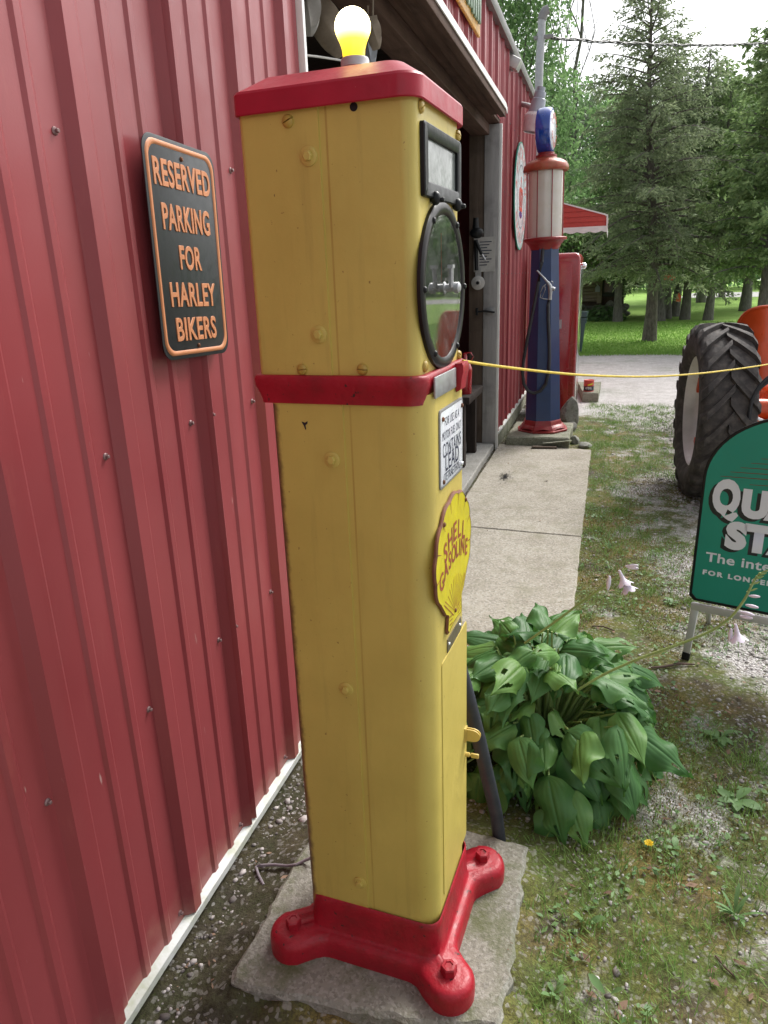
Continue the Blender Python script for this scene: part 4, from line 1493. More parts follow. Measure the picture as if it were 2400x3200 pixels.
def octo(r, z, n=8, ph=PH8, wob=0.0, sub=1):
    pts = []
    for j in range(n):
        a0, a1 = 2 * pi * j / n + ph, 2 * pi * (j + 1) / n + ph
        p0, p1 = Vector((r * cos(a0), r * sin(a0), z)), Vector((r * cos(a1), r * sin(a1), z))
        for k in range(sub):
            t = k / sub
            p = p0.lerp(p1, t)
            p.z += wob * sin(pi * t)
            pts.append(tuple(p))
    return pts


mb = MB()
mb.loft([octo(0.255, 0.0), octo(0.258, 0.016), octo(0.240, 0.020)], True, True, True)
rim_ = []
mb.loft([octo(0.238, 0.018, sub=6, wob=0.020), octo(0.222, 0.045, sub=6, wob=0.008), octo(0.200, 0.068, sub=6), octo(0.190, 0.100, sub=6), octo(0.183, 0.112, sub=6)], True, True, True)
part('base', mb, MT['red_dull'], bpu, smooth=False)
mb = MB()
mb.loft([octo(0.181, 0.100), octo(0.134, 1.715)], True, True, True)
part('column', mb, MT['blue'], bpu, smooth=False)
mb = MB()
mb.lathe([(0.130, 1.700), (0.136, 1.716), (0.150, 1.745), (0.178, 1.775), (0.198, 1.782), (0.200, 1.800), (0.192, 1.806)], 32)
part('collar', mb, MT['red_dull'], bpu)
mb = MB()
mb.lathe([(0.158, 1.804), (0.158, 2.376)], 40)
cyl = part('glass_cylinder', mb, MT['milk'], bpu)
for k in range(8):
    a = 2 * pi * k / 8 + 0.42
    mb = MB()
    mb.lathe([(0.0042, 1.80), (0.0042, 2.38)], 8, Matrix.Translation((0.170 * cos(a), 0.170 * sin(a), 0)))
    part('rod', mb, MT['red_dull'], bpu)
mb = MB()
mb.lathe([(0.196, 2.366), (0.203, 2.378), (0.203, 2.392), (0.196, 2.418), (0.176, 2.442), (0.140, 2.462), (0.100, 2.472), (0.092, 2.484), (0.092, 2.500)], 36)
part('head', mb, MT['red_gold'], bpu)
mb = MB()
mb.lathe([(0.095, 2.484), (0.095, 2.502), (0.075, 2.508), (0.072, 2.524)], 28)
part('globe_seat', mb, MT['red_dull'], bpu)
# globe: a fat disc standing on edge, faces to the yard
PHG = RAD(4)
ga = Vector((cos(PHG), -sin(PHG), 0))
gb = Vector((sin(PHG), cos(PHG), 0))
GM = M3(-0.008, 0, 2.700, (gb.x, gb.y, 0), (0, 0, 1), (ga.x, ga.y, 0))      # local z = face normal
mb = MB()
GR = 0.185
prof = [(GR - 0.022, -0.066), (GR - 0.006, -0.062), (GR + 0.002, -0.045), (GR + 0.005, 0.0), (GR + 0.002, 0.045), (GR - 0.006, 0.062), (GR - 0.022, 0.066)]
mb.lathe(prof, 48)
gl = part('globe_band', mb, MT['globe_blue'], bpu)
gl.matrix_local = GM
for sgn in (1, -1):
    mb = MB()
    mb.lathe([(GR - 0.021, 0.064), (GR * 0.75, 0.074), (GR * 0.4, 0.082), (0.0005, 0.085)], 40, None if sgn == 1 else Matrix.Rotation(pi, 4, 'Y'))
    part('globe_face', mb, MT['white_sign'], gl)


def arc_text(prefix, word, r, a_mid, da, top, z, sx=1.0, bend=None):
    m = MB()
    n = len(word)
    for i, c in enumerate(word):
        q = i - (n - 1) / 2
        a = a_mid - q * da if top else a_mid + q * da
        rr_ = r
        zz = z
        rot = a - 90 if top else a + 90
        text_into(m, prefix + c, Matrix.Translation((rr_ * cos(RAD(a)), rr_ * sin(RAD(a)), zz)) @ Matrix.Rotation(RAD(rot), 4, 'Z') @ Matrix.Diagonal((sx, 1, 1, 1)))
    return m


part('lettering', arc_text('gl', 'CROWN', 0.106, 90, 30, True, 0.0795), MT['text_crimson'], gl, smooth=False)
part('lettering', arc_text('gl', 'GASOLINE', 0.112, 270, 20, False, 0.0790, 0.85), MT['text_crimson'], gl, smooth=False)

# hose and nozzle
def bp_at(px, py, Y):
    return bpM.inverted() @ atY(px, py, Y)


hp = [bp_at(*q) for q in ((1697, 775, 7.17), (1693, 820, 7.12), (1683, 880, 7.10), (1672, 940, 7.09), (1660, 1000, 7.08), (1648, 1060, 7.07), (1637, 1120, 7.06), (1632, 1160, 7.06), (1637, 1200, 7.06), (1650, 1222, 7.06),
                               (1668, 1229, 7.06), (1688, 1222, 7.06), (1705, 1200, 7.06), (1714, 1165, 7.07), (1717, 1120, 7.08), (1716, 1060, 7.09), (1713, 1000, 7.10), (1713, 955, 7.11), (1717, 935, 7.12))]
mb = MB()
mb.tube(hp, 0.0165, 10)
part('hose', mb, MT['hose'], bpu)
mb = MB()
P_ = lambda x, y: bp_at(x, y, 7.10)
mb.tube([P_(1678, 845), P_(1690, 858), P_(1706, 876), P_(1714, 886)], [0.008, 0.009, 0.010, 0.013], 10)
mb.tube([P_(1712, 882), P_(1718, 893), P_(1720, 906), P_(1719, 920), P_(1718, 937)], [0.014, 0.020, 0.022, 0.017, 0.018], 12)
mb.tube([P_(1716, 903), P_(1728, 902), P_(1734, 904)], [0.016, 0.018, 0.014], 10)
mb.tube([P_(1716, 936), P_(1700, 934), P_(1688, 930), P_(1690, 912), P_(1697, 896), P_(1706, 888)], 0.0048, 6)
mb.tube([P_(1702, 893), P_(1704, 905), P_(1699, 918), P_(1694, 928)], 0.003, 6)
mb.tube([P_(1716, 886), P_(1724, 878), P_(1728, 882), P_(1727, 888)], 0.003, 6)
part('nozzle', mb, MT['chrome'] if False else MT['steel'], bpu)

# ------------------------------------------------------------------ red electric pump behind it
rp = thing('fuel_pump', 'tall plain red gas pump with rounded top standing behind the blue pump', 'fuel pump', M=Matrix.Translation((-0.545, 8.90, 0.0)) @ Matrix.Rotation(RAD(-2), 4, 'Z'))
ol = rrect(-0.235, 0.235, -0.25, 0.25, 0.035, 5)
mb = MB()
mb.loft([ring(inset(ol, 0, 0, 0.012), 0.0), ring(inset(ol, 0, 0, 0.0), 0.02), ring(ol, 1.71), ring(inset(ol, 0, 0, 0.006), 1.75), ring(inset(ol, 0, 0, 0.022), 1.782), ring(inset(ol, 0, 0, 0.05), 1.797)], True, True, True)
part('casing', mb, MT['red_pump'], rp, ang=60)
mb = MB()
o2 = rrect(-0.205, 0.165, 0.05, 1.70, 0.03, 4)
FM = Matrix(((1, 0, 0, 0), (0, 0, -1, -0.25), (0, 1, 0, 0), (0, 0, 0, 1)))
mb.loft([ring(o2, 0.0), ring(o2, 0.010), ring(inset(o2, 0, 0, 0.012), 0.018)], True, True, True, FM)
part('front_panel', mb, MT['red_pump'], rp, ang=50)
mb = MB()
mb.box(-0.2, 0.185, -0.255, -0.2505, 0.240, 0.244)
part('seam_strip', mb, MT['red_dull'], rp, smooth=False)
mb = MB()
mb.box(0.236, 0.242, -0.20, 0.20, 0.06, 1.66, bev=0.003)
part('side_trim', mb, MT['chrome'], rp)
mb = MB()
mb.sphere((0.262, -0.12, 1.655), 0.036, 16, 12)
part('side_knob', mb, MT['chrome'], rp)  # plain round chrome knob high on the side, gives no light
mb = MB()
mb.sphere((-0.045, -0.16, 1.865), 0.048, 18, 12, None, (0.85, 0.85, 1.0))
mb.lathe([(0.028, 1.79), (0.022, 1.83)], 14, Matrix.Translation((-0.045, -0.16, 0)))
part('top_globe', mb, MT['white_sign'], rp)
mb = MB()
mb.box(-0.01, 0.062, -0.2695, -0.2675, 0.985, 1.085)
part('label_plate', mb, MT['aluminium'], rp, smooth=False)
mb = MB()
mb.lathe([(0.043, 0.0), (0.043, 0.004), (0.001, 0.006)], 24, Matrix.Translation((-0.005, -0.2675, 0.80)) @ Matrix.Rotation(pi / 2, 4, 'X'))
part('round_plate', mb, MT['aluminium'], rp)
mb = MB()
mb.box(-0.80, -0.24, 8.62, 9.20, -0.05, -0.002 + 0.03, bev=0.01)

# rocks and boards round the block
def rock(name, c, s, seed, label, m='rock', sub=3):
    bm = bmesh.new()
    bmesh.ops.create_icosphere(bm, subdivisions=sub, radius=1.0)
    r_ = random.Random(seed)
    axes = [(Vector((r_.uniform(-1, 1), r_.uniform(-1, 1), r_.uniform(-1, 1))).normalized(), r_.uniform(0.55, 0.9)) for _ in range(9)]
    for v in bm.verts:
        d = v.co.normalized()
        k = 1.0
        for a, l in axes:
            t = d.dot(a)
            if t > 0:
                k = min(k, l / t) if t * 1.0 > l else k
        v.co = Vector((d.x * k * s[0], d.y * k * s[1], d.z * k * s[2]))
    me_ = bpy.data.meshes.new(name)
    bm.to_mesh(me_)
    bm.free()
    me_.shade_smooth()
    me_.set_sharp_from_angle(angle=RAD(28))
    o_ = link(name, me_, MT[m])
    o_.location = c
    o_.rotation_euler = (0, 0, r_.uniform(0, 6))
    if label:
        tag(o_, label, 'rock')
    return o_


rock('rock', (-0.335, 8.02, 0.13), (0.11, 0.12, 0.19), 3, 'upright grey field stone wedged between the blue and red pumps')
rock('rock', (-0.235, 7.12, 0.03), (0.06, 0.06, 0.05), 4, 'dark mossy stone at the right corner of the concrete block')
rock('rock', (-0.13, 6.98, 0.02), (0.10, 0.07, 0.035), 5, 'flat pale stone lying right of the concrete block in weeds')
rock('rock', (-0.30, 7.75, 0.04), (0.07, 0.06, 0.06), 9, 'small dark stone low behind the blue pump block')
c_ = atZ(1690, 1398, 0.02)
mb = MB()
mb.box(-0.115, 0.115, -0.03, 0.03, 0, 0.018, bev=0.004)
o = part('board', mb, MT['brown_wood'], None)
o.matrix_world = Matrix.Translation((-0.50, 6.79, 0.020)) @ Matrix.Rotation(0.10, 4, 'Z')
tag(o, 'short brown board lying flat at the end of the walk', 'board')
mb = MB()
mb.box(-0.135, 0.135, -0.035, 0.035, 0, 0.010, bev=0.003)
o = part('board', mb, MT['block'], None)
o.matrix_world = Matrix.Translation((-0.385, 6.855, 0.062)) @ Matrix.Rotation(0.14, 4, 'Z') @ Matrix.Rotation(-0.10, 4, 'Y') @ Matrix.Rotation(-0.15, 4, 'X')
tag(o, 'thin mossy grey slat propped against the concrete block', 'board')

# concrete block and oil can by the drive
o = part('concrete_block', rough_slab([(-0.243, 9.53), (-0.052, 9.54), (-0.035, 10.55), (-0.35, 10.52)], -0.05, 0.120, 0.01, 0.004, 0.06), MT['block'], None, ang=30)
tag(o, 'low grey concrete block carrying the small oil can by the drive', 'slab')
can = thing('oil_can', 'small red and black motor oil can standing on a concrete block', 'can', (-0.178, 9.68, 0.120))
mb = MB()
mb.lathe([(0.064, 0.0), (0.066, 0.003), (0.064, 0.006), (0.064, 0.139), (0.066, 0.142), (0.064, 0.145), (0.060, 0.142), (0.001, 0.141)], 28)
part('tin', mb, MT['text_crimson'], can)
mb = MB()
mb.lathe([(0.0645, 0.012), (0.0645, 0.070)], 28, cap=False)
part('dark_band', mb, MT['sign_black'], can)
mb = MB()
for i in range(8):
    pass
vs = []
for i in range(9):
    a = RAD(-100 + 60 * i / 8)
    vs.append((a, 0.083 + 0.020 * (i / 8)))
rows = [[(0.0650 * cos(a), 0.0650 * sin(a), z - 0.008) for a, z in vs], [(0.0650 * cos(a), 0.0650 * sin(a), z + 0.010) for a, z in vs]]
mb.loft(rows, False, False, False)
part('yellow_flash', mb, MT['shell_yellow'], can)
m_ = MB()
text_into(m_, 'can', Matrix.Diagonal((0.6, 1.4, 1, 1)))
xs_ = [v[0] for v in m_.v]
m_.v = [(0.0655 * sin(v[0] / 0.0655), -0.0655 * cos(v[0] / 0.0655), v[1] + 0.045) for v in m_.v]
part('lettering', m_, MT['sign_white'], can, smooth=False)

# bin by the lawn edge
c_ = Vector((-0.60, 15.6, 0))
bn = thing('waste_bin', 'dark teal plastic bin with ribbed rim at the lawn edge', 'bin', c_)
ol = rrect(-0.13, 0.13, -0.13, 0.13, 0.03, 4)
mb = MB()
mb.loft([ring(ol, 0.0), ring(inset(ol, 0, 0, -0.06), 0.66)], True, True, True)
part('body', mb, MT['plastic_bin'], bn)
mb = MB()
for z, d in ((0.60, -0.075), (0.66, -0.082), (0.73, -0.088), (0.775, -0.096)):
    mb.loft([ring(inset(ol, 0, 0, d), z), ring(inset(ol, 0, 0, d - 0.004), z + 0.045)], True, True, True)
part('rim', mb, MT['plastic_bin'], bn, ang=30)

# ------------------------------------------------------------------ things on the barn
rs = thing('round_sign', 'round white enamel sign with red ring lettering and a crown on the far wall', 'sign', M=M3(WX + 0.035, 8.02, 2.335, (0, 1, 0), (0, 0, 1), (1, 0, 0)))
mb = MB()
mb.lathe([(0.498, -0.006), (0.502, 0.0), (0.500, 0.004), (0.490, 0.006), (0.001, 0.006)], 64)
part('plate', mb, MT['white_sign'], rs, ang=50)
mb = MB()
mb.lathe([(0.502, -0.008), (0.5055, 0.0), (0.5035, 0.006), (0.494, 0.007), (0.492, 0.0064)], 64, cap=False)
part('edge', mb, MT['green_sign'], rs)
mb = MB()
mb.lathe([(0.300, 0.0066), (0.300, 0.0072), (0.288, 0.0072), (0.288, 0.0066)], 64, cap=False)
part('ring_line', mb, MT['text_dark'], rs, smooth=False)
part('lettering', arc_text('rc', 'REDCROWN', 0.392, 90, 22, True, 0.0068), MT['text_crimson'], rs, smooth=False)
part('lettering', arc_text('rc', 'GASOLINE', 0.392, 270, 17, False, 0.0068), MT['text_crimson'], rs, smooth=False)
cr = MB()
# crown: band, five arches, cross
cr.box(-0.12, 0.12, -0.135, -0.095, 0.0064, 0.009)
for i in range(5):
    x0 = -0.12 + 0.06 * i
    a_ = [(x0 * 0.95, -0.09), (x0 * 1.35, 0.02), (x0 * 1.1, 0.075), (x0 * 0.95 + 0.012 * (1 if x0 < 0 else -1), 0.06), (x0 * 1.1, 0.02), (x0 * 0.8, -0.09)]
    if abs(x0) < 1e-6:
        a_ = [(-0.015, -0.09), (-0.02, 0.08), (0.02, 0.08), (0.015, -0.09)]
    cr.prism(a_, 0.0064, 0.009)
cr.box(-0.11, 0.11, 0.055, 0.085, 0.0064, 0.0088)
cr.box(-0.008, 0.008, 0.085, 0.19, 0.0064, 0.009)
cr.box(-0.03, 0.03, 0.14, 0.156, 0.0066, 0.0092)
part('crown_emblem', cr, MT['text_crimson'], rs, smooth=False)
mb = MB()
mb.lathe([(0.11, 0.0066), (0.11, 0.0072), (0.001, 0.0073)], 32, Matrix.Translation((0, -0.165, 0)) @ Matrix.Diagonal((1, 0.33, 1, 1)))
part('crown_base', mb, MT['globe_blue'], rs, smooth=False)

# dusk lamp on a bracket
lampc = atY(1679, 338, 7.95)
yl = thing('yard_lamp', 'grey bell shaped yard lamp with frosted lens on a wall bracket', 'lamp', M=Matrix.Translation(lampc) @ Matrix.Rotation(RAD(11), 4, 'Y') @ Matrix.Scale(0.84, 4))
mb = MB()
mb.lathe([(0.045, 0.215), (0.048, 0.17), (0.062, 0.165), (0.066, 0.15), (0.066, 0.10), (0.078, 0.09), (0.088, 0.0), (0.098, -0.05)], 28)
part('housing', mb, MT['lamp_grey'], yl)
mb = MB()
for j in range(1):
    rings = []
    for r_, z in ((0.098, -0.05), (0.125, -0.082), (0.128, -0.10)):
        rings.append([(r_ * (1 + (0.02 if k % 2 else -0.02)) * cos(2 * pi * k / 56), r_ * (1 + (0.02 if k % 2 else -0.02)) * sin(2 * pi * k / 56), z) for k in range(56)])
    mb.loft(rings, True, False, False)
part('ribbed_lens', mb, MT['lens'], yl, smooth=False)
mb = MB()
mb.lathe([(0.127, -0.098), (0.128, -0.11), (0.119, -0.24), (0.112, -0.255), (0.10, -0.25)], 32, cap=False)
part('lens_skirt', mb, MT['lens'], yl)
mb = MB()
w_ = Vector((-0.30, 0.26, 0.07))
mb.tube([w_, w_ * 0.5 + Vector((0, 0, 0.005)), Vector((-0.06, 0, 0.0))], [0.028, 0.028, 0.034], 10)
mb.box(w_.x - 0.01, w_.x + 0.008, w_.y - 0.06, w_.y + 0.06, w_.z - 0.07, w_.z + 0.07)
part('bracket', mb, MT['galv'], yl)

# flood lamp stub under the eave
fc = atY(1590, 190, 7.25)
fl = thing('flood_lamp', 'small tan box flood lamp on an arm under the eave', 'lamp', fc)
mb = MB()
mb.box(-0.11, 0.11, -0.075, 0.075, -0.045, 0.045, Matrix.Rotation(0.5, 4, 'Y'), bev=0.010)
part('head', mb, MT['aluminium'], fl)
w_ = Vector((WX + 0.02, fc.y + 0.05, fc.z - 0.02)) - fc
mb = MB()
mb.tube([w_, Vector((-0.02, 0, -0.03))], 0.012, 8)
mb.box(w_.x - 0.008, w_.x + 0.008, w_.y - 0.03, w_.y + 0.03, w_.z - 0.05, w_.z + 0.05)
part('arm', mb, MT['galv'], fl)

# service mast above the roof with its weather head, and the overhead line
mast = thing('service_mast', 'grey electrical mast rising above the barn roof with a weather head', 'mast', (0, 0, 0))
mp = [atY(1683, 300, 10.0), atY(1686, 200, 10.0), atY(1691, 115, 10.0), atY(1694, 60, 10.0)]
base_ = Vector((mp[0].x, 10.0, 0.0))
mb = MB()
mb.tube([Vector((mp[0].x - 0.01, 10.0, 0.0))] + mp, [0.052, 0.050, 0.048, 0.046, 0.044], 14)
part('pipe', mb, MT['galv'], mast)
mb = MB()
mb.tube([atY(1694, 62, 10), atY(1697, 46, 10), atY(1704, 34, 10), atY(1716, 28, 10)], [0.054, 0.056, 0.055, 0.050], 14)
part('weather_head', mb, MT['tin'], mast)
mb = MB()
a_ = atY(1687, 118, 10)
mb.box(a_.x - 0.07, a_.x + 0.16, a_.y - 0.03, a_.y + 0.03, a_.z - 0.018, a_.z + 0.018, bev=0.004)
part('clamp', mb, MT['tin'], mast)
st_, en_ = atY(1722, 118, 10), atY(2480, 128, 15.5)
ln = thing('overhead_line', 'twisted overhead cable crossing in front of the trees from the mast', 'cable', st_)
for k in range(3):
    mb = MB()
    pp = []
    for i in range(90):
        t = i / 89
        q = st_.lerp(en_, t)
        q.z -= 0.20 * 4 * t * (1 - t) * 0.35
        ph = t * 60 + k * 2.1
        q += Vector((0, cos(ph), sin(ph))) * (0.016 if k else 0.006)
        pp.append(q - st_)
    mb.tube(pp, 0.008, 5)
    part('strand', mb, MT['wire'], ln)
mb = MB()
mb.tube([Vector((0, 0, 0)), atY(1735, 60, 10) - st_, atY(1720, 33, 10) - st_], 0.004, 5)
part('drip_loop', mb, MT['wire'], ln)

# awning
aw = thing('awning', 'red slatted metal awning with white scalloped valance beyond the pumps', 'awning', (-1.0, 11.5, 2.1))
tz = 2.655
# side cheek: slats that step outwards
def cheek_top(x):
    return 2.62 - (x + 1.0) * 0.31


k = 0
z = 2.20
while z < 2.60:
    z1 = z + 0.072
    x1 = min(-0.085, -1.0 + (2.62 - z) / 0.31)
    x1b = min(-0.085, -1.0 + max(0, (2.62 - z1)) / 0.31)
    mb = MB()
    for dy in (0.0, 1.97):
        mb.add([(-1.0, 11.500 + dy, z), (x1, 11.500 + dy, z), (x1b, 11.512 + dy, z1 + 0.004), (-1.0, 11.512 + dy, z1 + 0.004),
                (-1.0, 11.508 + dy, z), (x1, 11.508 + dy, z), (x1b, 11.520 + dy, z1 + 0.004), (-1.0, 11.520 + dy, z1 + 0.004)],
               [(0, 1, 2, 3), (7, 6, 5, 4), (0, 4, 5, 1), (1, 5, 6, 2), (2, 6, 7, 3), (3, 7, 4, 0)])
        break
    part('slat', mb, MT['text_crimson'], aw, True, smooth=False)
    z = z1
for i in range(10):
    y0 = 11.49 + 0.2 * i
    mb = MB()
    mb.add([(-1.0, y0, cheek_top(-1.0)), (-0.075, y0, cheek_top(-0.075)), (-0.075, y0 + 0.196, cheek_top(-0.075)), (-1.0, y0 + 0.196, cheek_top(-1.0)),
            (-1.0, y0, cheek_top(-1.0) + 0.02), (-0.075, y0, cheek_top(-0.075) + 0.02), (-0.075, y0 + 0.196, cheek_top(-0.075) + 0.02), (-1.0, y0 + 0.196, cheek_top(-1.0) + 0.02)],
           [(3, 2, 1, 0), (4, 5, 6, 7), (0, 1, 5, 4), (1, 2, 6, 5), (2, 3, 7, 6), (3, 0, 4, 7)])
    part('top_panel', mb, MT['white'] if i % 2 == 0 else MT['text_crimson'], aw, True, smooth=False)
mb = MB()
mb.box(-0.090, -0.070, 11.485, 11.505, 2.13, 2.335)
part('corner_post', mb, MT['white'], aw, True, smooth=False)


def valance(p0, p1, thick):
    n = 60
    rows = []
    L = (Vector(p1) - Vector(p0)).length
    d = (Vector(p1) - Vector(p0)) / n
    nr = Vector((-d.y, d.x, 0)).normalized() * thick
    for i in range(n + 1):
        p = Vector(p0) + d * i
        zz = 2.140 - 0.022 * abs(sin(pi * i / n * L / 0.17))
        rows.append([(p.x, p.y, 2.205), (p.x, p.y, zz), (p.x + nr.x, p.y + nr.y, zz), (p.x + nr.x, p.y + nr.y, 2.205)])
    m = MB()
    m.loft(rows)
    return m


part('valance', valance((-1.0, 11.488, 0), (-0.075, 11.488, 0), 0.008), MT['white'], aw, True, ang=20)
part('valance', valance((-0.072, 11.49, 0), (-0.072, 13.48, 0), 0.008), MT['white'], aw, True, ang=20)

# painted board over the door
hb = thing('door_board', 'weathered green and gold board hung above the doorway', 'board', (WX + 0.03, 5.0, 3.0))
mb = MB()
mb.box(WX + 0.026, WX + 0.045, 4.25, 5.44, 3.085, 3.42, bev=0.003)
part('panel', mb, MT['gold_board'], hb, True)
for i in range(14):
    y = 4.28 + 0.081 * i
    mb = MB()
    mb.box(WX + 0.046, WX + 0.062, y, y + 0.052, 3.135 + random.uniform(-0.012, 0.012), 3.375, bev=0.006)
    mb.box(WX + 0.046, WX + 0.060, y + 0.016, y + 0.036, 3.3752, 3.400)
    part('slat', mb, MT['green_board'], hb, True)

# ------------------------------------------------------------------ doorway bits
nb = thing('notice', 'old paper notice with ruled lines pinned to the door jamb', 'notice', atY(1515, 795, 6.73))
pa, pb = atY(1481, 742, 6.73), atY(1546, 848, 6.73)
mb = MB()
mb.box(pa.x, pb.x, 6.733, 6.736, pb.z, pa.z)
part('sheet', mb, MT['paper'], nb, True, smooth=False)
mb = MB()
for i in range(9):
    z = pa.z - 0.045 - i * 0.024
    mb.box(pa.x + 0.05, pb.x - 0.03 - 0.02 * (i % 3), 6.7315, 6.7325, z, z + 0.008)
o = part('print_lines', mb, MT['text_dark'], nb, True, smooth=False)
o['kind'] = 'stuff'
wl = thing('clamp_lamp', 'dark shaded work lamp hanging from the brown door post', 'lamp', atY(1490, 728, 6.6))
mb = MB()
mb.sphere(tuple(atY(1490, 728, 6.62)), 0.055, 16, 10, None, (1.15, 0.9, 0.85))
mb.lathe([(0.03, 0), (0.022, 0.09)], 12, Matrix.Translation(atY(1487, 716, 6.62)))
part('shade', mb, MT['black'], wl, True)
mb = MB()
mb.tube([atY(1487, 750, 6.62), atY(1498, 778, 6.62), atY(1506, 795, 6.62)], 0.014, 8)
mb.tube([atY(1487, 750, 6.64), atY(1489, 845, 6.64)], 0.018, 8)
part('arm', mb, MT['black'], wl, True)
mb = MB()
mb.tube([atY(1506, 795, 6.62), atY(1516, 812, 6.62)], 0.010, 8)
part('tip', mb, MT['steel'], wl, True)
dd = atY(1494, 884, 6.70)
db = thing('alarm_bell', 'round pale metal disc hanging on the brown door post', 'bell', dd)
mb = MB()
mb.lathe([(0.060, 0.0), (0.060, 0.008), (0.045, 0.018), (0.028, 0.020), (0.024, 0.030), (0.010, 0.031)], 28, Matrix.Rotation(pi / 2, 4, 'X'))
part('gong', mb, MT['paper'], db)
mb = MB()
mb.lathe([(0.016, 0.030), (0.012, 0.040)], 14, Matrix.Rotation(pi / 2, 4, 'X'))
part('hub', mb, MT['black'], db)
mb = MB()
mb.box(-0.025, 0.025, 0.0, 0.012, 0.05, 0.12)
part('hanger', mb, MT['steel'], db)
lc = thing('door_latch', 'dark iron latch bolted on the grey door jamb', 'latch', atY(1525, 972, 6.72))
mb = MB()
a_, b_ = atY(1518, 962, 6.725), atY(1542, 984, 6.725)
mb.box(a_.x, b_.x, 6.722, 6.737, b_.z, a_.z, bev=0.003)
part('plate', mb, MT['tin'], lc, True)
mb = MB()
mb.tube([atY(1490, 975, 6.70), atY(1515, 972, 6.70), atY(1546, 976, 6.71)], 0.008, 8)
mb.tube([atY(1490, 962, 6.70), atY(1490, 985, 6.70)], 0.012, 8)
part('bar', mb, MT['black'], lc, True)

# things inside the doorway
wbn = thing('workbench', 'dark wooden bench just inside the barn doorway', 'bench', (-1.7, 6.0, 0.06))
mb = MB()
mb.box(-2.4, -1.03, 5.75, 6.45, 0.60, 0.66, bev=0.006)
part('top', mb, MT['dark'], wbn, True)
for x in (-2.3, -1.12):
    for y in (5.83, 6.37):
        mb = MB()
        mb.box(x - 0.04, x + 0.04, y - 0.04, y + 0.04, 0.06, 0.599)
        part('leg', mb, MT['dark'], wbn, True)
rc_ = thing('funnel_can', 'red metal can standing on the bench inside the doorway', 'can', (-1.105, 5.95, 0.66))
mb = MB()
mb.lathe([(0.055, 0.0), (0.056, 0.004), (0.062, 0.20), (0.060, 0.21), (0.045, 0.25), (0.02, 0.28), (0.018, 0.33)], 24)
part('body', mb, MT['red_pump'], rc_)
mb = MB()
mb.tube([(0.03, 0.0, 0.24), (0.07, 0, 0.30), (0.05, 0, 0.335), (0.0, 0, 0.33)], 0.006, 8)
part('handle', mb, MT['red_pump'], rc_)


def hanging(px, py, Y, w, h, t, tilt, label, m='leather', open_=True):
    """a worn leather mitt or shoe hung toe-down from the header by a thong"""
    c = atY(px, py, Y)
    th_ = thing('hanging_mitt', label, 'mitt', c, group='leather mitts hung inside the doorway')
    M_ = Matrix.Rotation(tilt, 4, 'Y')
    rings = []
    n = 18
    for i in range(13):
        q = i / 12
        wz = sin(min(1, q * 1.15 + 0.06) * pi * 0.62) ** 0.7 * (1.0 if q < 0.8 else 1.0 - (q - 0.8) * 0.9)
        rings.append([(w / 2 * wz * cos(2 * pi * k / n) + 0.012 * sin(3 * q + k), t / 2 * wz * sin(2 * pi * k / n), -h / 2 + h * q) for k in range(n)])
    mb = MB()
    mb.loft(rings, True, True, False, M_)
    rim = rings[-1]
    part('upper', mb, MT[m], th_)
    mb = MB()
    mb.loft([[(x * 0.86, y * 0.8, z - 0.004) for x, y, z in rim], [(x * 0.6, y * 0.6, z - h * 0.35) for x, y, z in rim]], True, False, True, M_)
    part('lining', mb, MT['dark'], th_)
    mb = MB()
    mb.tube([M_ @ Vector((0, t * 0.4, h / 2 - 0.01)), Vector((0, 0, h * 0.8)), Vector((0.01, 0, 2.80 - c.z))], 0.004, 6)
    part('thong', mb, MT['leather'], th_)


hanging(966, 42, 3.0, 0.075, 0.15, 0.05, 0.12, 'rounded pale mitt hung at the left edge of the doorway', 'paper')
hanging(1028, 92, 3.15, 0.11, 0.22, 0.06, -0.45, 'large tan mitt hung slanting left of the lit bulb')
hanging(1168, 105, 3.3, 0.045, 0.12, 0.04, -0.15, 'narrow pointed mitt hung just right of the bulb')
hanging(1152, 158, 3.45, 0.06, 0.15, 0.04, 0.05, 'grey dull mitt hung low behind the bulb', 'lamp_grey')
mb = MB()
pp = [atY(935, 170, 2.6), atY(1000, 178, 2.8), atY(1075, 190, 3.0), atY(1200, 205, 3.4)]
mb.tube(pp, 0.004, 6)
o = part('clothes_line', mb, MT['paper'])
tag(o, 'thin pale cord stretched across the dark doorway behind the pump cap', 'cord')

# ------------------------------------------------------------------ yellow rope
A_, B_ = Vector((-0.268, 1.50, 0)), Vector((1.02, 4.45, 0))
pl_n = Vector((B_ - A_)).cross(Vector((0, 0, 1))).normalized()


def on_plane(px, py):
    d = Vector(ray(px, py))
    o_ = Vector((0, 0, CAMZ))
    t = (A_ - o_).dot(pl_n) / d.dot(pl_n)
    return o_ + d * t


rp_px = [(1446, 1128), (1500, 1137), (1560, 1145), (1640, 1155), (1720, 1164), (1800, 1171), (1880, 1175), (1960, 1177), (2040, 1177), (2120, 1173), (2200, 1166), (2300, 1154), (2400, 1139), (2520, 1118)]
pts = [on_plane(*p) for p in rp_px]
sm = []
for i in range(len(pts) - 1):
    for k in range(6):
        sm.append(pts[i].lerp(pts[i + 1], k / 6))
sm.append(pts[-1])
for _ in range(6):
    sm = [sm[0]] + [(sm[i - 1] + sm[i] * 2 + sm[i + 1]) / 4 for i in range(1, len(sm) - 1)] + [sm[-1]]
mb = MB()
mb.tube(sm, 0.0031, 8)
o = part('rope', mb, MT['rope'])
tag(o, 'thin yellow rope stretched from the yellow pump past the tractor wheel', 'rope')

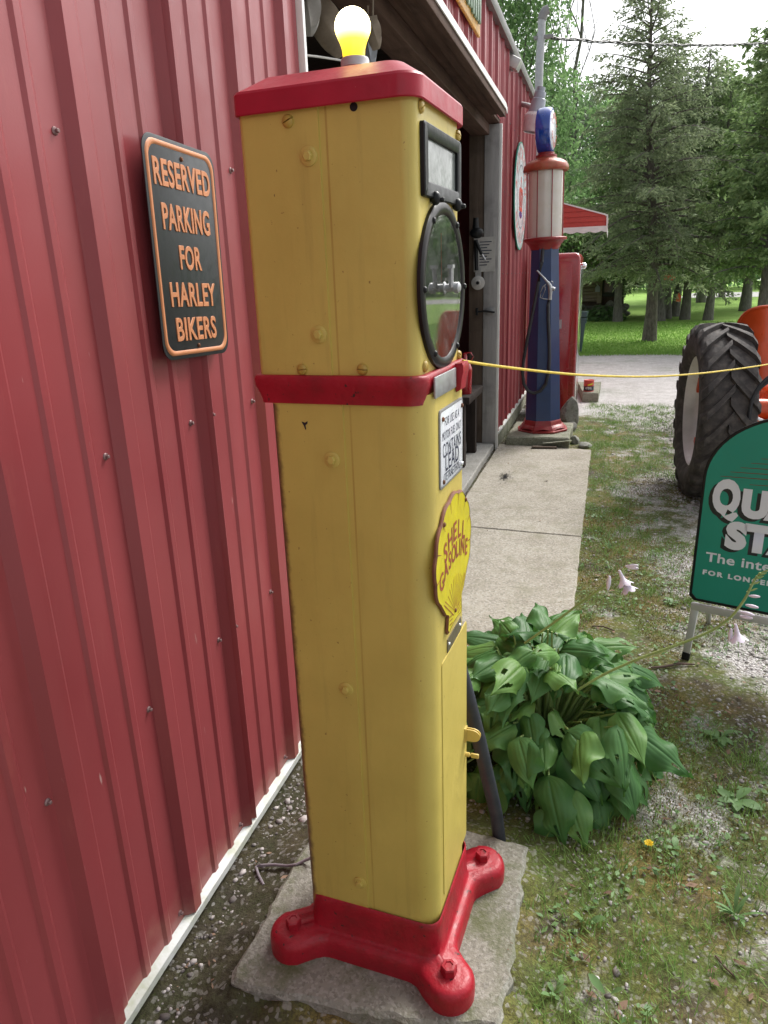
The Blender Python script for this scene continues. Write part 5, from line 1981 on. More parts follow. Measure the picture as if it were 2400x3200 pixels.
# ------------------------------------------------------------------ folding oil sign
S0 = Vector((0.392, 2.985, 0.0))
SYAW = RAD(-17.5)
asM = Matrix.Translation(S0) @ Matrix.Rotation(SYAW, 4, 'Z') @ Matrix.Rotation(RAD(-4), 4, 'X')
asg = thing('pavement_sign', 'green arched motor oil sign standing on silver legs in the gravel', 'sign', M=asM)


def arch(x0, x1, zb, zs, zt, n=28, r=0.02):
    pts_ = [(x0 + r, zb), (x1 - r, zb), (x1, zb + r)]
    cx, a = (x0 + x1) / 2, (x1 - x0) / 2
    for i in range(n + 1):
        t = pi * i / n
        pts_.append((cx + a * cos(t), zs + (zt - zs) * sin(t)))
    pts_.append((x0, zb + r))
    return pts_


SF = Matrix(((1, 0, 0, 0), (0, 0, -1, 0), (0, 1, 0, 0), (0, 0, 0, 1)))      # local x,y,z -> x, up=z, z -> towards viewer
oa = arch(0.0, 0.66, 0.275, 0.80, 1.068)
mb = MB()
mb.loft([ring(oa, -0.012), ring(oa, 0.010), ring(inset(oa, 0, 0, 0.003), 0.012), ring(inset(oa, 0, 0, 0.009), 0.012), ring(inset(oa, 0, 0, 0.011), 0.008)], True, True, False, SF)
part('frame', mb, MT['black'], asg, ang=30)
mb = MB()
mb.prism(inset(oa, 0, 0, 0.0105), -0.009, 0.0085, SF)
face = part('face', mb, MT['green_sign'], asg, smooth=False)
for key, x, z, hgt, sh in (('Q', 0.043, 0.632, 0.170, 1), ('UAKER', 0.152, 0.654, 0.118, 1), ('STATE', 0.108, 0.518, 0.118, 1), ('intel', 0.046, 0.440, 0.052, 0), ('longer', 0.042, 0.394, 0.022, 0)):
    x0, x1, y0, y1 = bounds(key)
    sy = hgt / (y1 - y0)
    sx = sy * (1.0 if sh else 1.0)
    if key == 'Q':
        sx = 0.102 / (x1 - x0)
    if key == 'UAKER':
        sx = 0.44 / (x1 - x0)
    if key == 'STATE':
        sx = 0.44 / (x1 - x0)
    if key == 'intel':
        sx = 0.50 / (x1 - x0)
    if key == 'longer':
        sx = 0.52 / (x1 - x0)
    base_ = SF @ Matrix.Translation((x, z, 0.0092)) @ Matrix.Diagonal((sx, sy, 1, 1)) @ Matrix.Translation((-x0, -y0, 0))
    if sh:
        text_part(key, 'letter_shadow', MT['sign_black'], face, SF @ Matrix.Translation((-0.014, -0.012, -0.0004)) @ SF.inverted() @ base_)
    text_part(key, 'lettering', MT['sign_white'], face, base_)
mb = MB()
for i in range(7):
    z = 0.915 - i * 0.021
    x0 = 0.232 - 0.034 * i if i < 6 else 0.17
    strip(mb, x0, z, 0.62 - 0.01 * i, z + 0.02, 0.0010, 0.0036, 0.0090)
mb.v = [tuple(SF @ Vector(v)) for v in mb.v]
part('stripes', mb, MT['sign_brown'], face, smooth=False)
mb = MB()
mb.box(0.012, 0.648, -0.014, 0.006, 0.232, 0.262, bev=0.003)
part('rail', mb, MT['aluminium'], asg)
for x in (0.030, 0.630):
    mb = MB()
    mb.box(x - 0.014, x + 0.014, -0.013, 0.009, 0.018, 0.262, Matrix.Translation((x, 0, 0.25)) @ Matrix.Rotation(0.06 if x < 0.3 else -0.06, 4, 'Y') @ Matrix.Translation((-x, 0, -0.25)), bev=0.002)
    lg = part('leg', mb, MT['aluminium'], asg)
    mb = MB()
    mb.box(x - 0.016, x + 0.016, -0.015, 0.011, 0.001, 0.036, Matrix.Translation((x, 0, 0.25)) @ Matrix.Rotation(0.06 if x < 0.3 else -0.06, 4, 'Y') @ Matrix.Translation((-x, 0, -0.25)), bev=0.003)
    part('foot', mb, MT['black'], lg)
    mb = MB()
    mb.tube([(x, 0.035, 1.0 if 0.2 < x < 0.5 else 0.80), (x, 0.40, 0.03)], 0.011, 8)
    part('rear_leg', mb, MT['aluminium'], asg)

# ------------------------------------------------------------------ tractor (rear wheel, fender, axle in view)
TR = 0.618
TW = 0.36
WC = Vector((0.765, 5.60, TR - 0.012))
WY = RAD(3.2)
trM = Matrix.Translation((WC.x, WC.y, 0.0)) @ Matrix.Rotation(WY, 4, 'Z')
trac = thing('tractor', 'old orange farm tractor seen from behind with a big lugged rear wheel', 'tractor', M=trM)


def wheel(cx, parent, mirror=1):
    """rear wheel, axle along local x"""
    cz = WC.z
    AX = M3(cx, 0, cz, (0, 1, 0), (0, 0, 1), (1, 0, 0))        # lathe z -> x
    hw = TW / 2
    prof = [(0.375, -hw * 0.62), (0.385, -hw * 0.72), (0.43, -hw * 0.93), (0.48, -hw * 1.0), (0.53, -hw * 0.97), (0.565, -hw * 0.90), (0.580, -hw * 0.80),
            (0.589, -hw * 0.5), (0.593, 0), (0.589, hw * 0.5), (0.580, hw * 0.80), (0.565, hw * 0.90), (0.53, hw * 0.97), (0.48, hw * 1.0), (0.43, hw * 0.93), (0.385, hw * 0.72), (0.375, hw * 0.62)]
    m = MB()
    m.lathe(prof, 72, AX, cap=False)
    ty = part('tyre', m, MT['rubber'], parent, ang=60)
    # chevron lugs
    nl = 22
    m = MB()
    for s_ in (-1, 1):
        for i in range(nl):
            a0 = 2 * pi * (i + (0.5 if s_ > 0 else 0)) / nl
            secs = []
            for q in np.linspace(0, 1, 7):
                xx = s_ * (-0.012 + (hw * 0.99 + 0.012) * q)
                aa = a0 + 0.36 * (q ** 0.9)
                rt = 0.622 - 0.012 * q * q - (0.030 if q > 0.95 else 0)
                rb = 0.576 - 0.012 * q - (0.03 if q > 0.9 else 0)
                wd = 0.058 + 0.014 * q
                sec = []
                for da, r_ in ((-wd * 0.62, rb), (-wd * 0.36, rt), (wd * 0.36, rt), (wd * 0.62, rb)):
                    t = aa + da / 0.6
                    sec.append((r_ * sin(t) * -1, r_ * cos(t), xx))
                secs.append(sec)
            m.loft(secs, True, True, True, AX)
    lu = part('lugs', m, MT['rubber'], ty, ang=40)
    lu['kind'] = 'stuff'
    m = MB()
    m.lathe([(0.392, -hw * 0.66), (0.398, -hw * 0.74), (0.388, -hw * 0.76), (0.372, -hw * 0.66), (0.362, -hw * 0.52), (0.345, -hw * 0.44), (0.336, -hw * 0.30), (0.325, 0.0), (0.336, hw * 0.3), (0.36, hw * 0.5), (0.392, hw * 0.7)], 64, AX, cap=False)
    rm = part('rim', m, MT['rim'], parent, ang=40)
    m = MB()
    m.lathe([(0.33, 0.02), (0.29, 0.03), (0.18, 0.075), (0.10, 0.08), (0.09, 0.05), (0.001, 0.04)], 40, AX, cap=False)
    part('wheel_disc', m, MT['rim'], rm)
    m = MB()
    for k in range(4):
        a = 2 * pi * k / 4 + 0.5
        m.box(-0.055, 0.055, -0.022, 0.022, -hw * 0.40, -hw * 0.40 + 0.05, AX @ Matrix.Rotation(a, 4, 'Z') @ Matrix.Translation((0, 0.312, 0)), bev=0.004)
    part('clamp_lug', m, MT['hub_orange'], rm)


wheel(0.0, trac)
wheel(1.02, trac)
# bucket seat on a leaf spring, seen from behind
SC = trM.inverted() @ atY(2398, 1062, 5.75)


def seat_shell(off):
    rows_ = []
    for i in range(15):
        r_ = i / 14
        row = []
        for j in range(40):
            t = 2 * pi * j / 40
            cx_, sz_ = cos(t), sin(t)
            e = 0.62
            ex = math.copysign(abs(cx_) ** e, cx_)
            ez = math.copysign(abs(sz_) ** e, sz_)
            wz = 1.0 - 0.42 * max(0, -ez)                    # narrower towards the bottom
            x_ = 0.205 * ex * wz * r_
            z_ = (0.235 if ez > 0 else 0.255) * ez * r_
            y_ = -0.13 * (1 - (x_ / 0.205) ** 2) + 0.10 * (z_ / 0.24) * (1 if z_ < 0 else 0.35) + off
            row.append((SC.x + x_, SC.y + y_ * 1.0, SC.z + z_ - 0.005))
        rows_.append(row)
    return rows_


m = MB()
m.loft(seat_shell(0.0), True, False, False)
m.loft(seat_shell(0.014), True, False, False)
seat_o = part('seat', m, MT['hub_orange'], trac, ang=60)
m = MB()
rimp = [Vector(p) + Vector((0, 0.007, 0)) for p in seat_shell(0.0)[-1]]
m.tube(rimp + [rimp[0], rimp[1]], 0.013, 8)
part('seat_rim', m, MT['hub_orange'], seat_o)
m = MB()
m.tube([(SC.x - 0.01, SC.y + 0.02, SC.z - 0.22), (SC.x - 0.02, SC.y + 0.06, SC.z - 0.30), (SC.x - 0.02, SC.y + 0.30, SC.z - 0.36)], 0.022, 8)
part('seat_spring', m, MT['hub_orange'], trac)

# rear axle, hitch, drawbar and struts
m = MB()
m.tube([(0.10, 0, WC.z + 0.02), (0.92, 0, WC.z + 0.02)], [0.075, 0.075], 18)
m.lathe([(0.12, -0.12), (0.20, -0.05), (0.22, 0.1), (0.2, 0.3)], 20, M3(0.51, 0.1, WC.z + 0.02, (1, 0, 0), (0, 0, 1), (0, 1, 0)))
part('axle', m, MT['hub_orange'], trac)
m = MB()
m.box(0.36, 0.70, 0.15, 1.9, 0.45, 0.74, bev=0.05)
m.box(0.46, 0.86, 0.9, 2.9, 0.55, 0.96, bev=0.09)
part('engine', m, MT['hub_orange'], trac)
m = MB()
m.box(0.22, 0.80, -0.22, 0.10, 0.44, 0.53, bev=0.008)
part('drawbar', m, MT['hub_orange'], trac)
m = MB()
for x in (0.335, 0.70):
    m.box(x - 0.012, x + 0.012, -0.24, -0.21, 0.06, 0.47, bev=0.003)
part('drawbar_stand', m, MT['tin'], trac)
m = MB()
m.tube([(0.20, -0.24, 0.62), (0.36, -0.26, 0.555)], 0.013, 8)
part('pin', m, MT['chrome'], trac)
for k in range(2):
    m = MB()
    p0 = trM.inverted() @ atY(2470, 1135 + 22 * k, 5.0)
    pts_ = [p0, trM.inverted() @ atY(2400, 1178 + 14 * k, 5.0), trM.inverted() @ atY(2368, 1212 + 6 * k, 5.0), trM.inverted() @ atY(2348, 1250, 5.0), trM.inverted() @ atY(2340, 1300 + 20 * k, 5.02), trM.inverted() @ atY(2337, 1345, 5.05)]
    s2 = []
    for i in range(len(pts_) - 1):
        for q in range(5):
            s2.append(pts_[i].lerp(pts_[i + 1], q / 5))
    for _ in range(4):
        s2 = [s2[0]] + [(s2[i - 1] + s2[i] * 2 + s2[i + 1]) / 4 for i in range(1, len(s2) - 1)] + [s2[-1]]
    m.tube(s2, 0.011, 8)
    part('hydraulic_hose', m, MT['hose'], trac)
for x in (0.36, 0.68):
    AX = M3(x, 2.55, 0.30, (0, 1, 0), (0, 0, 1), (1, 0, 0))
    m = MB()
    m.lathe([(0.19, -0.05), (0.26, -0.06), (0.295, -0.04), (0.30, 0), (0.295, 0.04), (0.26, 0.06), (0.19, 0.05)], 40, AX, cap=False)
    part('front_tyre', m, MT['rubber'], trac)
    m = MB()
    m.lathe([(0.195, -0.05), (0.18, -0.03), (0.05, -0.02), (0.001, -0.02), ], 32, AX, cap=False)
    m.lathe([(0.195, 0.05), (0.18, 0.03), (0.05, 0.02), (0.001, 0.02), ], 32, AX, cap=False)
    part('front_rim', m, MT['rim'], trac)

# ------------------------------------------------------------------ trees
def quads_from(P, D, Wd, L, W):
    """thin diamond cards: centre line from P along D (unit) length L, width W along Wd (unit)"""
    a = P
    b = P + D * (L * 0.5)[:, None] + Wd * (W * 0.5)[:, None]
    c = P + D * L[:, None]
    d = P + D * (L * 0.5)[:, None] - Wd * (W * 0.5)[:, None]
    V = np.stack([a, b, c, d], 1).reshape(-1, 3)
    F = np.arange(len(P) * 4).reshape(-1, 4)
    return V, F


def unit(v):
    return v / np.maximum(1e-9, np.linalg.norm(v, axis=-1, keepdims=True))


def conifer(seed, H, R, z0, nb, droop=0.35, cards=1.0, csize=0.075, tr=0.11, curve=(0, 0), bare=0.0, up=0.15, flat=0.0):
    """returns (crown V,F), trunk MB"""
    r = np.random.default_rng(seed)
    trunk = MB()
    zs = np.linspace(0, H, 12)
    path = [Vector((curve[0] * (z / H) ** 1.3 + curve[1] * sin(z * 1.1) * 0.05, 0.03 * sin(z * 1.3 + seed), z)) for z in zs]
    rad = [tr * (1.22 if i == 0 else 1.0) * (1 - 0.93 * (z / H)) + 0.006 for i, z in enumerate(zs)]
    trunk.tube(path, rad, 10)

    def axis(z):
        k = min(10, int(z / H * 11))
        t = (z / H * 11) - k
        return np.array(path[k].lerp(path[min(11, k + 1)], t))

    PP, DD, LL = [], [], []
    for i in range(nb):
        q = (i + r.uniform(0, 1)) / nb
        z = z0 + (H - z0) * q ** 1.05
        Lb = R * (1 - q) ** 0.72 * r.uniform(0.6, 1.12) + 0.16
        if q < 0.12:
            Lb *= r.uniform(0.55, 1.0)
        az = i * 2.399 + r.uniform(-0.5, 0.5)
        dh = np.array([cos(az), sin(az), 0])
        sp = np.linspace(0, 1, 7)
        dr = droop * r.uniform(0.6, 1.4) * (1.1 - 0.7 * q)
        base = axis(z)
        side = np.array([-sin(az), cos(az), 0])
        bend = r.uniform(-0.25, 0.25)
        bp = lambda s: base[None, :] + np.outer(s * Lb, dh) + np.outer(s * s * Lb * bend, side) + np.outer(((up + 0.5 * q) * s - dr * s * s) * Lb, [0, 0, 1])
        trunk.tube([tuple(x) for x in bp(sp)], [max(0.004, tr * 0.20 * (1 - 0.85 * s) * (0.4 + Lb / R)) for s in sp], 4)
        n = max(6, int(Lb * 26 * cards))
        s = r.uniform(0.12 if q > 0.3 else 0.22, 1.0, n)
        pos = bp(s)
        sg = np.where(r.random(n) < 0.5, -1, 1)
        an = RAD(25) + r.random(n) * RAD(55)
        td = unit(dh[None, :] * np.cos(an)[:, None] + side[None, :] * (np.sin(an) * sg)[:, None] + np.array([0, 0, 1]) * (r.uniform(-0.75, 0.12, n))[:, None])
        tl = (0.12 + 0.30 * Lb * (1.05 - s) ** 0.7) * r.uniform(0.5, 1.1, n)
        for j in range(n):
            m = max(4, int(tl[j] / 0.030))
            f = r.random(m)
            p = pos[j] + td[j] * (f * tl[j])[:, None] + np.array([0, 0, -1.0]) * (0.25 * (f * tl[j]) ** 1.0)[:, None] * 0.4
            d = unit(td[j] + r.normal(0, 0.45, (m, 3)) + np.array([0, 0, -0.15]))
            PP.append(p)
            DD.append(d)
            LL.append(np.full(m, csize) * r.uniform(0.6, 1.4, m))
    P, D, L = np.concatenate(PP), np.concatenate(DD), np.concatenate(LL)
    Wd = unit(np.cross(D, r.normal(0, 1, D.shape)))
    W = L * r.uniform(0.22, 0.40, len(L)) * (1 + flat)
    V, F = quads_from(P, D, Wd, L, W)
    return (V, F), trunk


def broadleaf(seed, H, R, z0, nl, nleaf, leaf=0.11, tr=0.13, squash=1.15, sparse=0.0):
    r = np.random.default_rng(seed)
    trunk = MB()
    zs = np.linspace(0, H * 0.8, 8)
    path = [Vector((0.10 * sin(z * 0.7 + seed), 0.08 * cos(z * 0.9 + seed), z)) for z in zs]
    trunk.tube(path, [tr * (1 - 0.8 * z / (H * 0.8)) + 0.01 for z in zs], 9)
    PP, DD = [], []
    per = nleaf // nl
    for i in range(nl):
        q = i / max(1, nl - 1)
        zc = z0 + (H - z0) * (0.08 + 0.88 * q)
        az = i * 2.399 + r.uniform(-0.6, 0.6)
        rad = R * (sin(pi * (0.14 + 0.80 * q)) ** 0.8) * r.uniform(0.25, 0.95)
        c = np.array([rad * cos(az), rad * sin(az), zc])
        k = min(7, int(zc / (H * 0.8) * 6.5 * 0.75))
        st = path[k]
        mid = Vector(c) * 0.5 + st * 0.5 + Vector((0, 0, -0.15))
        trunk.tube([st, mid, Vector(c)], [tr * 0.3, tr * 0.18, 0.01], 5)
        lr = R * r.uniform(0.26, 0.46)
        u = unit(r.normal(0, 1, (per, 3)))
        rr_ = lr * r.random(per) ** 0.45
        # leaves gather in sprigs
        p = c + u * rr_[:, None] * np.array([1.1, 1.1, 0.8])
        sprig = r.integers(0, max(1, per // 9), per)
        cen = r.normal(0, 1, (max(1, per // 9), 3))
        cen = unit(cen) * (lr * r.random(len(cen)) ** 0.4)[:, None]
        p2 = c + cen[sprig] * np.array([1.15, 1.15, 0.85]) + r.normal(0, leaf * 1.3, (per, 3))
        mix = r.random(per) < 0.72
        p = np.where(mix[:, None], p2, p)
        PP.append(p)
        DD.append(unit(u * 0.5 + r.normal(0, 0.6, (per, 3)) + np.array([0, 0, -0.5])))
    P, D = np.concatenate(PP), np.concatenate(DD)
    Wd = unit(np.cross(D, r.normal(0, 1, D.shape)))
    L = leaf * r.uniform(0.6, 1.3, len(P))
    V, F = quads_from(P, D, Wd, L, L * r.uniform(0.45, 0.7, len(P)))
    return (V, F), trunk


def tree(name, label, cat, loc, crown, trunk, leafm, barkm, rz=0.0, sc=1.0, group=None):
    t = thing(name, label, cat, group=group, M=Matrix.Translation(loc) @ Matrix.Rotation(rz, 4, 'Z') @ Matrix.Scale(sc, 4))
    o1 = bpy.data.objects.new('trunk', trunk)
    COL.objects.link(o1)
    o1.parent = t
    if crown is not None:
        o2 = bpy.data.objects.new('crown', crown)
        COL.objects.link(o2)
        o2.parent = t
    return t


def build(gen, leafm, barkm):
    (V, F), tk = gen
    cm = np_mesh('crown', V, F)
    cm.materials.append(MT[leafm])
    tm = tk.mesh('trunk', True, 60)
    tm.materials.append(MT[barkm])
    return cm, tm


GT = 'conifers on the lawn'
cA = build(conifer(1, 7.15, 2.35, 1.50, 150, 0.46, 1.2, 0.085, 0.135, (-0.62, 1)), 'needles', 'spruce_bark')
cB = build(conifer(2, 7.4, 2.1, 1.42, 115, 0.44, 1.0, 0.105, 0.135, (0.1, 1)), 'needles', 'grey_bark')
cC = build(conifer(3, 6.6, 2.0, 1.40, 110, 0.30, 1.1, 0.105, 0.13, (-0.15, 1), up=0.3, flat=0.5), 'needles_green', 'grey_bark')
dA = build(broadleaf(4, 9.0, 2.4, 1.6, 34, 26000, 0.125), 'leaves', 'grey_bark')
dB = build(broadleaf(5, 7.5, 2.3, 0.7, 30, 22000, 0.13), 'leaves', 'grey_bark')


def gz(px, py):
    return atZ(px, py, 0)


p = gz(2030, 1067)
tree('spruce_tree', 'nearest spruce with thick bare lower trunk at the front of the lawn', 'tree', p, *cA, 'needles', 'spruce_bark', 0.4, 1.0, GT)
for i, (px, py, c, rz, sc, lab) in enumerate((
        (2037, 985, cB, 1.0, 1.00, 'slim leaning spruce just behind the nearest spruce trunk'),
        (2063, 1003, cB, 2.6, 1.05, 'stout spruce close behind the nearest spruce with flared base'),
        (2081, 996, cB, 4.0, 0.98, 'pale trunked spruce right of the stout spruce'),
        (2108, 989, cC, 0.3, 1.05, 'conifer with a small red box nailed on its trunk'),
        (2137, 999, cB, 5.2, 1.02, 'thick grey trunked spruce right of the red box tree'),
        (2212, 1001, cC, 1.4, 1.0, 'thin trunked cedar standing alone right of the spruce group'),
        (1930, 1005, cC, 3.3, 1.02, 'cedar with dark trunk right in front of the log cabin'))):
    tree('spruce_tree', lab, 'tree', gz(px, py), *c, None, None, rz, sc, GT)
q = atY(2388, 950, 17.0)
tree('cedar_tree', 'dense bright green cedar behind the tractor seat', 'tree', Vector((q.x, 17.0, 0)), *cC, None, None, 5.0, 0.98, GT)
q = atY(2330, 950, 30.0)
tree('cedar_tree', 'tall cedar far behind the tractor wheel', 'tree', Vector((q.x, 30.0, 0)), *cC, None, None, 2.0, 1.35, GT)
q = atY(2190, 945, 38.0)
tree('cedar_tree', 'distant cedar between the thin cedar and the road', 'tree', Vector((q.x, 38.0, 0)), *cC, None, None, 3.7, 1.5, GT)
GD = 'broadleaf trees behind the barn'
for px, Y, c, rz, sc, lab in ((1585, 22, dA, 0.0, 1.0, 'pale green broadleaf tree rising over the barn eave'),
                              (1690, 27, dB, 1.0, 0.95, 'broadleaf tree behind the blue pump globe'),
                              (1800, 31, dA, 2.2, 0.86, 'rounded broadleaf tree above the red awning'),
                              (1935, 36, dB, 4.0, 1.15, 'broadleaf tree behind the log cabin'),
                              (2440, 33, dA, 0.8, 0.98, 'tall broadleaf tree at the right beyond the cedars'),
                              (2250, 44, dB, 3.0, 1.3, 'far broadleaf tree between the cedars')):
    q = atY(px, 900, Y)
    tree('broadleaf_tree', lab, 'tree', Vector((q.x, Y, 0)), *c, None, None, rz, sc, GD)
# bare tree: limbs only
bt = MB()
r_ = random.Random(21)


def limb(p, d, l, rad, lev):
    pts_ = [p]
    for k in range(4):
        d = (d + Vector((r_.uniform(-.18, .18), r_.uniform(-.18, .18), r_.uniform(-.02, .2)))).normalized()
        pts_.append(pts_[-1] + d * l / 4)
    bt.tube(pts_, [rad, rad * 0.9, rad * 0.78, rad * 0.66, rad * 0.5], 6)
    if lev:
        for k in (1, 2, 3, 4):
            for _ in range(1 if lev > 1 else 2):
                limb(pts_[k], (d + Vector((r_.uniform(-.9, .9), r_.uniform(-.9, .9), r_.uniform(0.0, .7)))).normalized(), l * r_.uniform(0.45, 0.65), rad * 0.5, lev - 1)


limb(Vector((0, 0, 0)), Vector((0.05, 0, 1)), 7.4, 0.10, 3)
q = atY(1790, 900, 26)
bt_o = thing('bare_tree', 'leafless thin tree with bare twigs against the sky', 'tree', (q.x, 26, 0))
part('trunk', bt, MT['grey_bark'], bt_o, ang=60)
# far wood closing the view
r_ = np.random.default_rng(30)
n = 52000
x = r_.uniform(-34, 60, n)
top = 8.0 + 1.6 * np.sin(x * 0.55) + 1.0 * np.sin(x * 1.3 + 1) + 0.5 * np.sin(x * 3.1)
top = np.where((x > -4) & (x < 1.5), top * 0.62, top)
z = top * r_.random(n) ** 0.8
y = 62 + r_.uniform(-2.5, 2.5, n) + 3 * np.sin(x * 0.8 + z * 0.5)
lump = np.sin(x * 1.9 + 0.7 * z) * np.cos(z * 1.7 + x * 0.6)
keep = lump > -0.75
P = np.stack([x, y, z], 1)[keep]
D = unit(r_.normal(0, 1, P.shape) + np.array([0, 0, -0.4]))
Wd = unit(np.cross(D, r_.normal(0, 1, D.shape)))
L = r_.uniform(0.35, 0.75, len(P))
V, F = quads_from(P, D, Wd, L, L * 0.7)
o = link('far_woods', np_mesh('far_woods', V, F), MT['leaves'])
o['kind'] = 'stuff'

# ------------------------------------------------------------------ bird boxes and the cabin
def birdbox(c, w, h, label, m='text_crimson', rz=0.3):
    t = thing('bird_box', label, 'bird box', c)
    t.rotation_euler = (0, 0, rz)
    mb_ = MB()
    mb_.prism([(-w / 2, 0), (w / 2, 0), (w / 2, h * 0.6), (0, h), (-w / 2, h * 0.6)], -w / 2, w / 2, Matrix.Rotation(pi / 2, 4, 'X'))
    part('box', mb_, MT[m], t, smooth=False)
    mb_ = MB()
    for s_ in (-1, 1):
        mb_.box(-0.01, w * 0.66, -w * 0.62, w * 0.62, 0, 0.02, Matrix.Translation((0, 0, h + 0.012)) @ Matrix.Rotation(math.atan2(h * 0.4, w / 2), 4, 'Y') if s_ > 0 else Matrix.Translation((0, 0, h + 0.012)) @ Matrix.Rotation(pi, 4, 'Z') @ Matrix.Rotation(math.atan2(h * 0.4, w / 2), 4, 'Y'))
    part('roof', mb_, MT['brown_wood'], t, smooth=False)
    return t


bb = birdbox(atY(2092, 876, 20.5), 0.20, 0.20, 'dark red birdhouse hanging among the spruce branches')
mb = MB()
mb.tube([(0, 0, 0.2), (0.0, 0.0, 0.75)], 0.006, 5)
part('hanger', mb, MT['wire'], bb)
birdbox(atY(2119, 942, 24.6) , 0.13, 0.27, 'bright red box fixed on a trunk in the spruce group', 'hub_orange', 0.0)

cab = thing('log_cabin', 'brown log cabin with dark window half hidden by the spruces', 'cabin', (-1.2, 27.4, 0))
x0 = -6.0
cE = atY(1945, 990, 27.4).x
c0_ = atY(1866, 950, 27.3).x
for i in range(16):
    z = 0.62 + i * 0.118
    mb = MB()
    mb.tube([(x0, 27.40, z), (c0_ - 0.02, 27.40, z)], 0.060, 10)
    part('log', mb, MT['log'], cab, True)
mb = MB()
mb.box(c0_ - 0.02, c0_ + 0.14, 27.28, 27.46, 0.50, 2.5, bev=0.01)
part('corner_post', mb, MT['log'], cab, True)
mb = MB()
mb.box(x0, cE, 27.5, 31.5, 0.4, 2.5)
part('wall', mb, MT['brown_wood'], cab, True, smooth=False)
wx0, wx1 = c0_ + 0.22, c0_ + 0.78
wz0, wz1 = 0.86, 1.55
mb = MB()
mb.box(c0_ + 0.145, wx0, 27.36, 27.49, 0.72, 2.0)
mb.box(wx1, wx1 + 0.09, 27.36, 27.49, 0.72, 2.0)
mb.box(wx0, wx1, 27.36, 27.49, 0.72, wz0)
mb.box(wx0, wx1, 27.36, 27.49, wz1, 2.0)
wnd = part('window', mb, MT['dark_trim'], cab, True, smooth=False)
mb = MB()
mb.box(wx0, wx1, 27.42, 27.45, wz0, wz1)
part('pane', mb, MT['pane'], wnd, True, smooth=False)
mb = MB()
mb.box(x0 - 0.4, cE + 0.5, 27.0, 31.9, 2.52, 2.62)
part('roof', mb, MT['brown_wood'], cab, True, smooth=False)
mb = MB()
mb.box(x0, cE - 0.1, 27.42, 31.4, 0.0, 0.42)
part('foundation', mb, MT['rock'], cab, True, smooth=False)
for i in range(34):
    x = -2.2 + random.uniform(0, 1) * (cE + 2.35)
    z = random.uniform(0.02, 0.5)
    o = rock('stone', (0, 0, 0), (random.uniform(0.12, 0.22), 0.14, random.uniform(0.09, 0.15)), 100 + i, None, 'rock', 2)
    o.parent = cab
    o.location = Vector((x, 27.30 - random.uniform(0, 0.25), z)) - Vector((-1.2, 27.4, 0))
mb = MB()
bw0 = atY(1862, 905, 27.1)
o_ = birdbox(atY(1867, 912, 27.1), 0.16, 0.24, 'pale blue birdhouse on the cabin corner post', 'lamp_grey', 0.0)

# low shrub by the cabin
def leafy_clump(seed, n, R, H, leaf):
    r = np.random.default_rng(seed)
    az = r.uniform(0, 2 * pi, n)
    rad = R * np.sqrt(r.random(n))
    h = H * (1 - (rad / R) ** 2) * r.uniform(0.55, 1.0, n) + 0.03
    P = np.stack([rad * np.cos(az), rad * np.sin(az), h], 1)
    D = unit(np.stack([np.cos(az), np.sin(az), r.uniform(-0.7, 0.2, n)], 1))
    Wd = unit(np.stack([-np.sin(az), np.cos(az), np.zeros(n)], 1) + r.normal(0, 0.2, (n, 3)))
    L = leaf * r.uniform(0.7, 1.2, n)
    return quads_from(P, D, Wd, L, L * 0.5)


q = atZ(1885, 1000, 0)
t = thing('shrub', 'low dark leafy shrub at the foot of the log cabin', 'shrub', (q.x, q.y - 0.2, 0))
V, F = leafy_clump(41, 420, 0.62, 0.48, 0.24)
link('foliage', np_mesh('foliage', V, F), MT['weed'], t)

# ------------------------------------------------------------------ the hosta beside the pump
def hosta_leaf(seed, L=0.22, W=0.148, fold=0.30, arch=0.5, wave=0.006):
    """heart-shaped blade along +x from the base, arching down, with sunk veins"""
    r = random.Random(seed)
    nu, nv = 20, 44
    V, F = [], []
    ph = r.uniform(0, 6)
    for i in range(nu + 1):
        u = i / nu
        # half width: cordate base, widest at 0.36, drawn-out tip
        w = W / 2 * (max(0.0, sin(pi * min(1, u ** 0.60))) ** (0.72 + 0.75 * u * u)) * (1 - 0.06 * u)
        ang = -arch * (u - 0.15) * 1.0 + 0.15 * arch
        for j in range(nv + 1):
            v = -1 + 2 * j / nv
            back = 0.055 * L * (abs(v) ** 1.2) * max(0, 1 - u * 3.2)          # lobes behind the stalk
            y = w * v
            x = u * L - back * 1.2
            zc = -arch * L * (u ** 1.9) * 0.55 + 0.10 * L * u
            z = zc + fold * abs(y) * (1 - 0.45 * u) - 1.6 * y * y / W
            z += 0.0014 * (w / (W / 2)) * abs(sin(abs(v) * pi * 3.6)) ** 0.7 - 0.003 * math.exp(-(v / 0.05) ** 2) * (1 - u)
            z += 1.7 * wave * sin(u * (9 + seed) + ph + (1.5 if v > 0 else 0)) * abs(v) ** 2.2
            V.append((x, y, z))
    for i in range(nu):
        for j in range(nv):
            a = i * (nv + 1) + j
            # slug holes and a bitten edge on some leaves
            hole = False
            if seed in (2, 4, 6):
                for hu, hv, hr in ((9, 12, 2.2), (12, 31, 1.6), (14, 27, 2.4), (7, 42, 2.6), (11, 1, 2.4)) if seed != 6 else ((13, 16, 2.0), (15, 40, 3.0)):
                    hole |= ((i - hu) * 1.1) ** 2 + ((j - hv) * 0.75) ** 2 < hr * hr
            if not hole:
                F.append((a, a + 1, a + nv + 2, a + nv + 1))
    me_ = bpy.data.meshes.new('leaf')
    me_.from_pydata(V, [], F)
    me_.shade_smooth()
    me_.materials.append(MT['hosta'])
    return me_


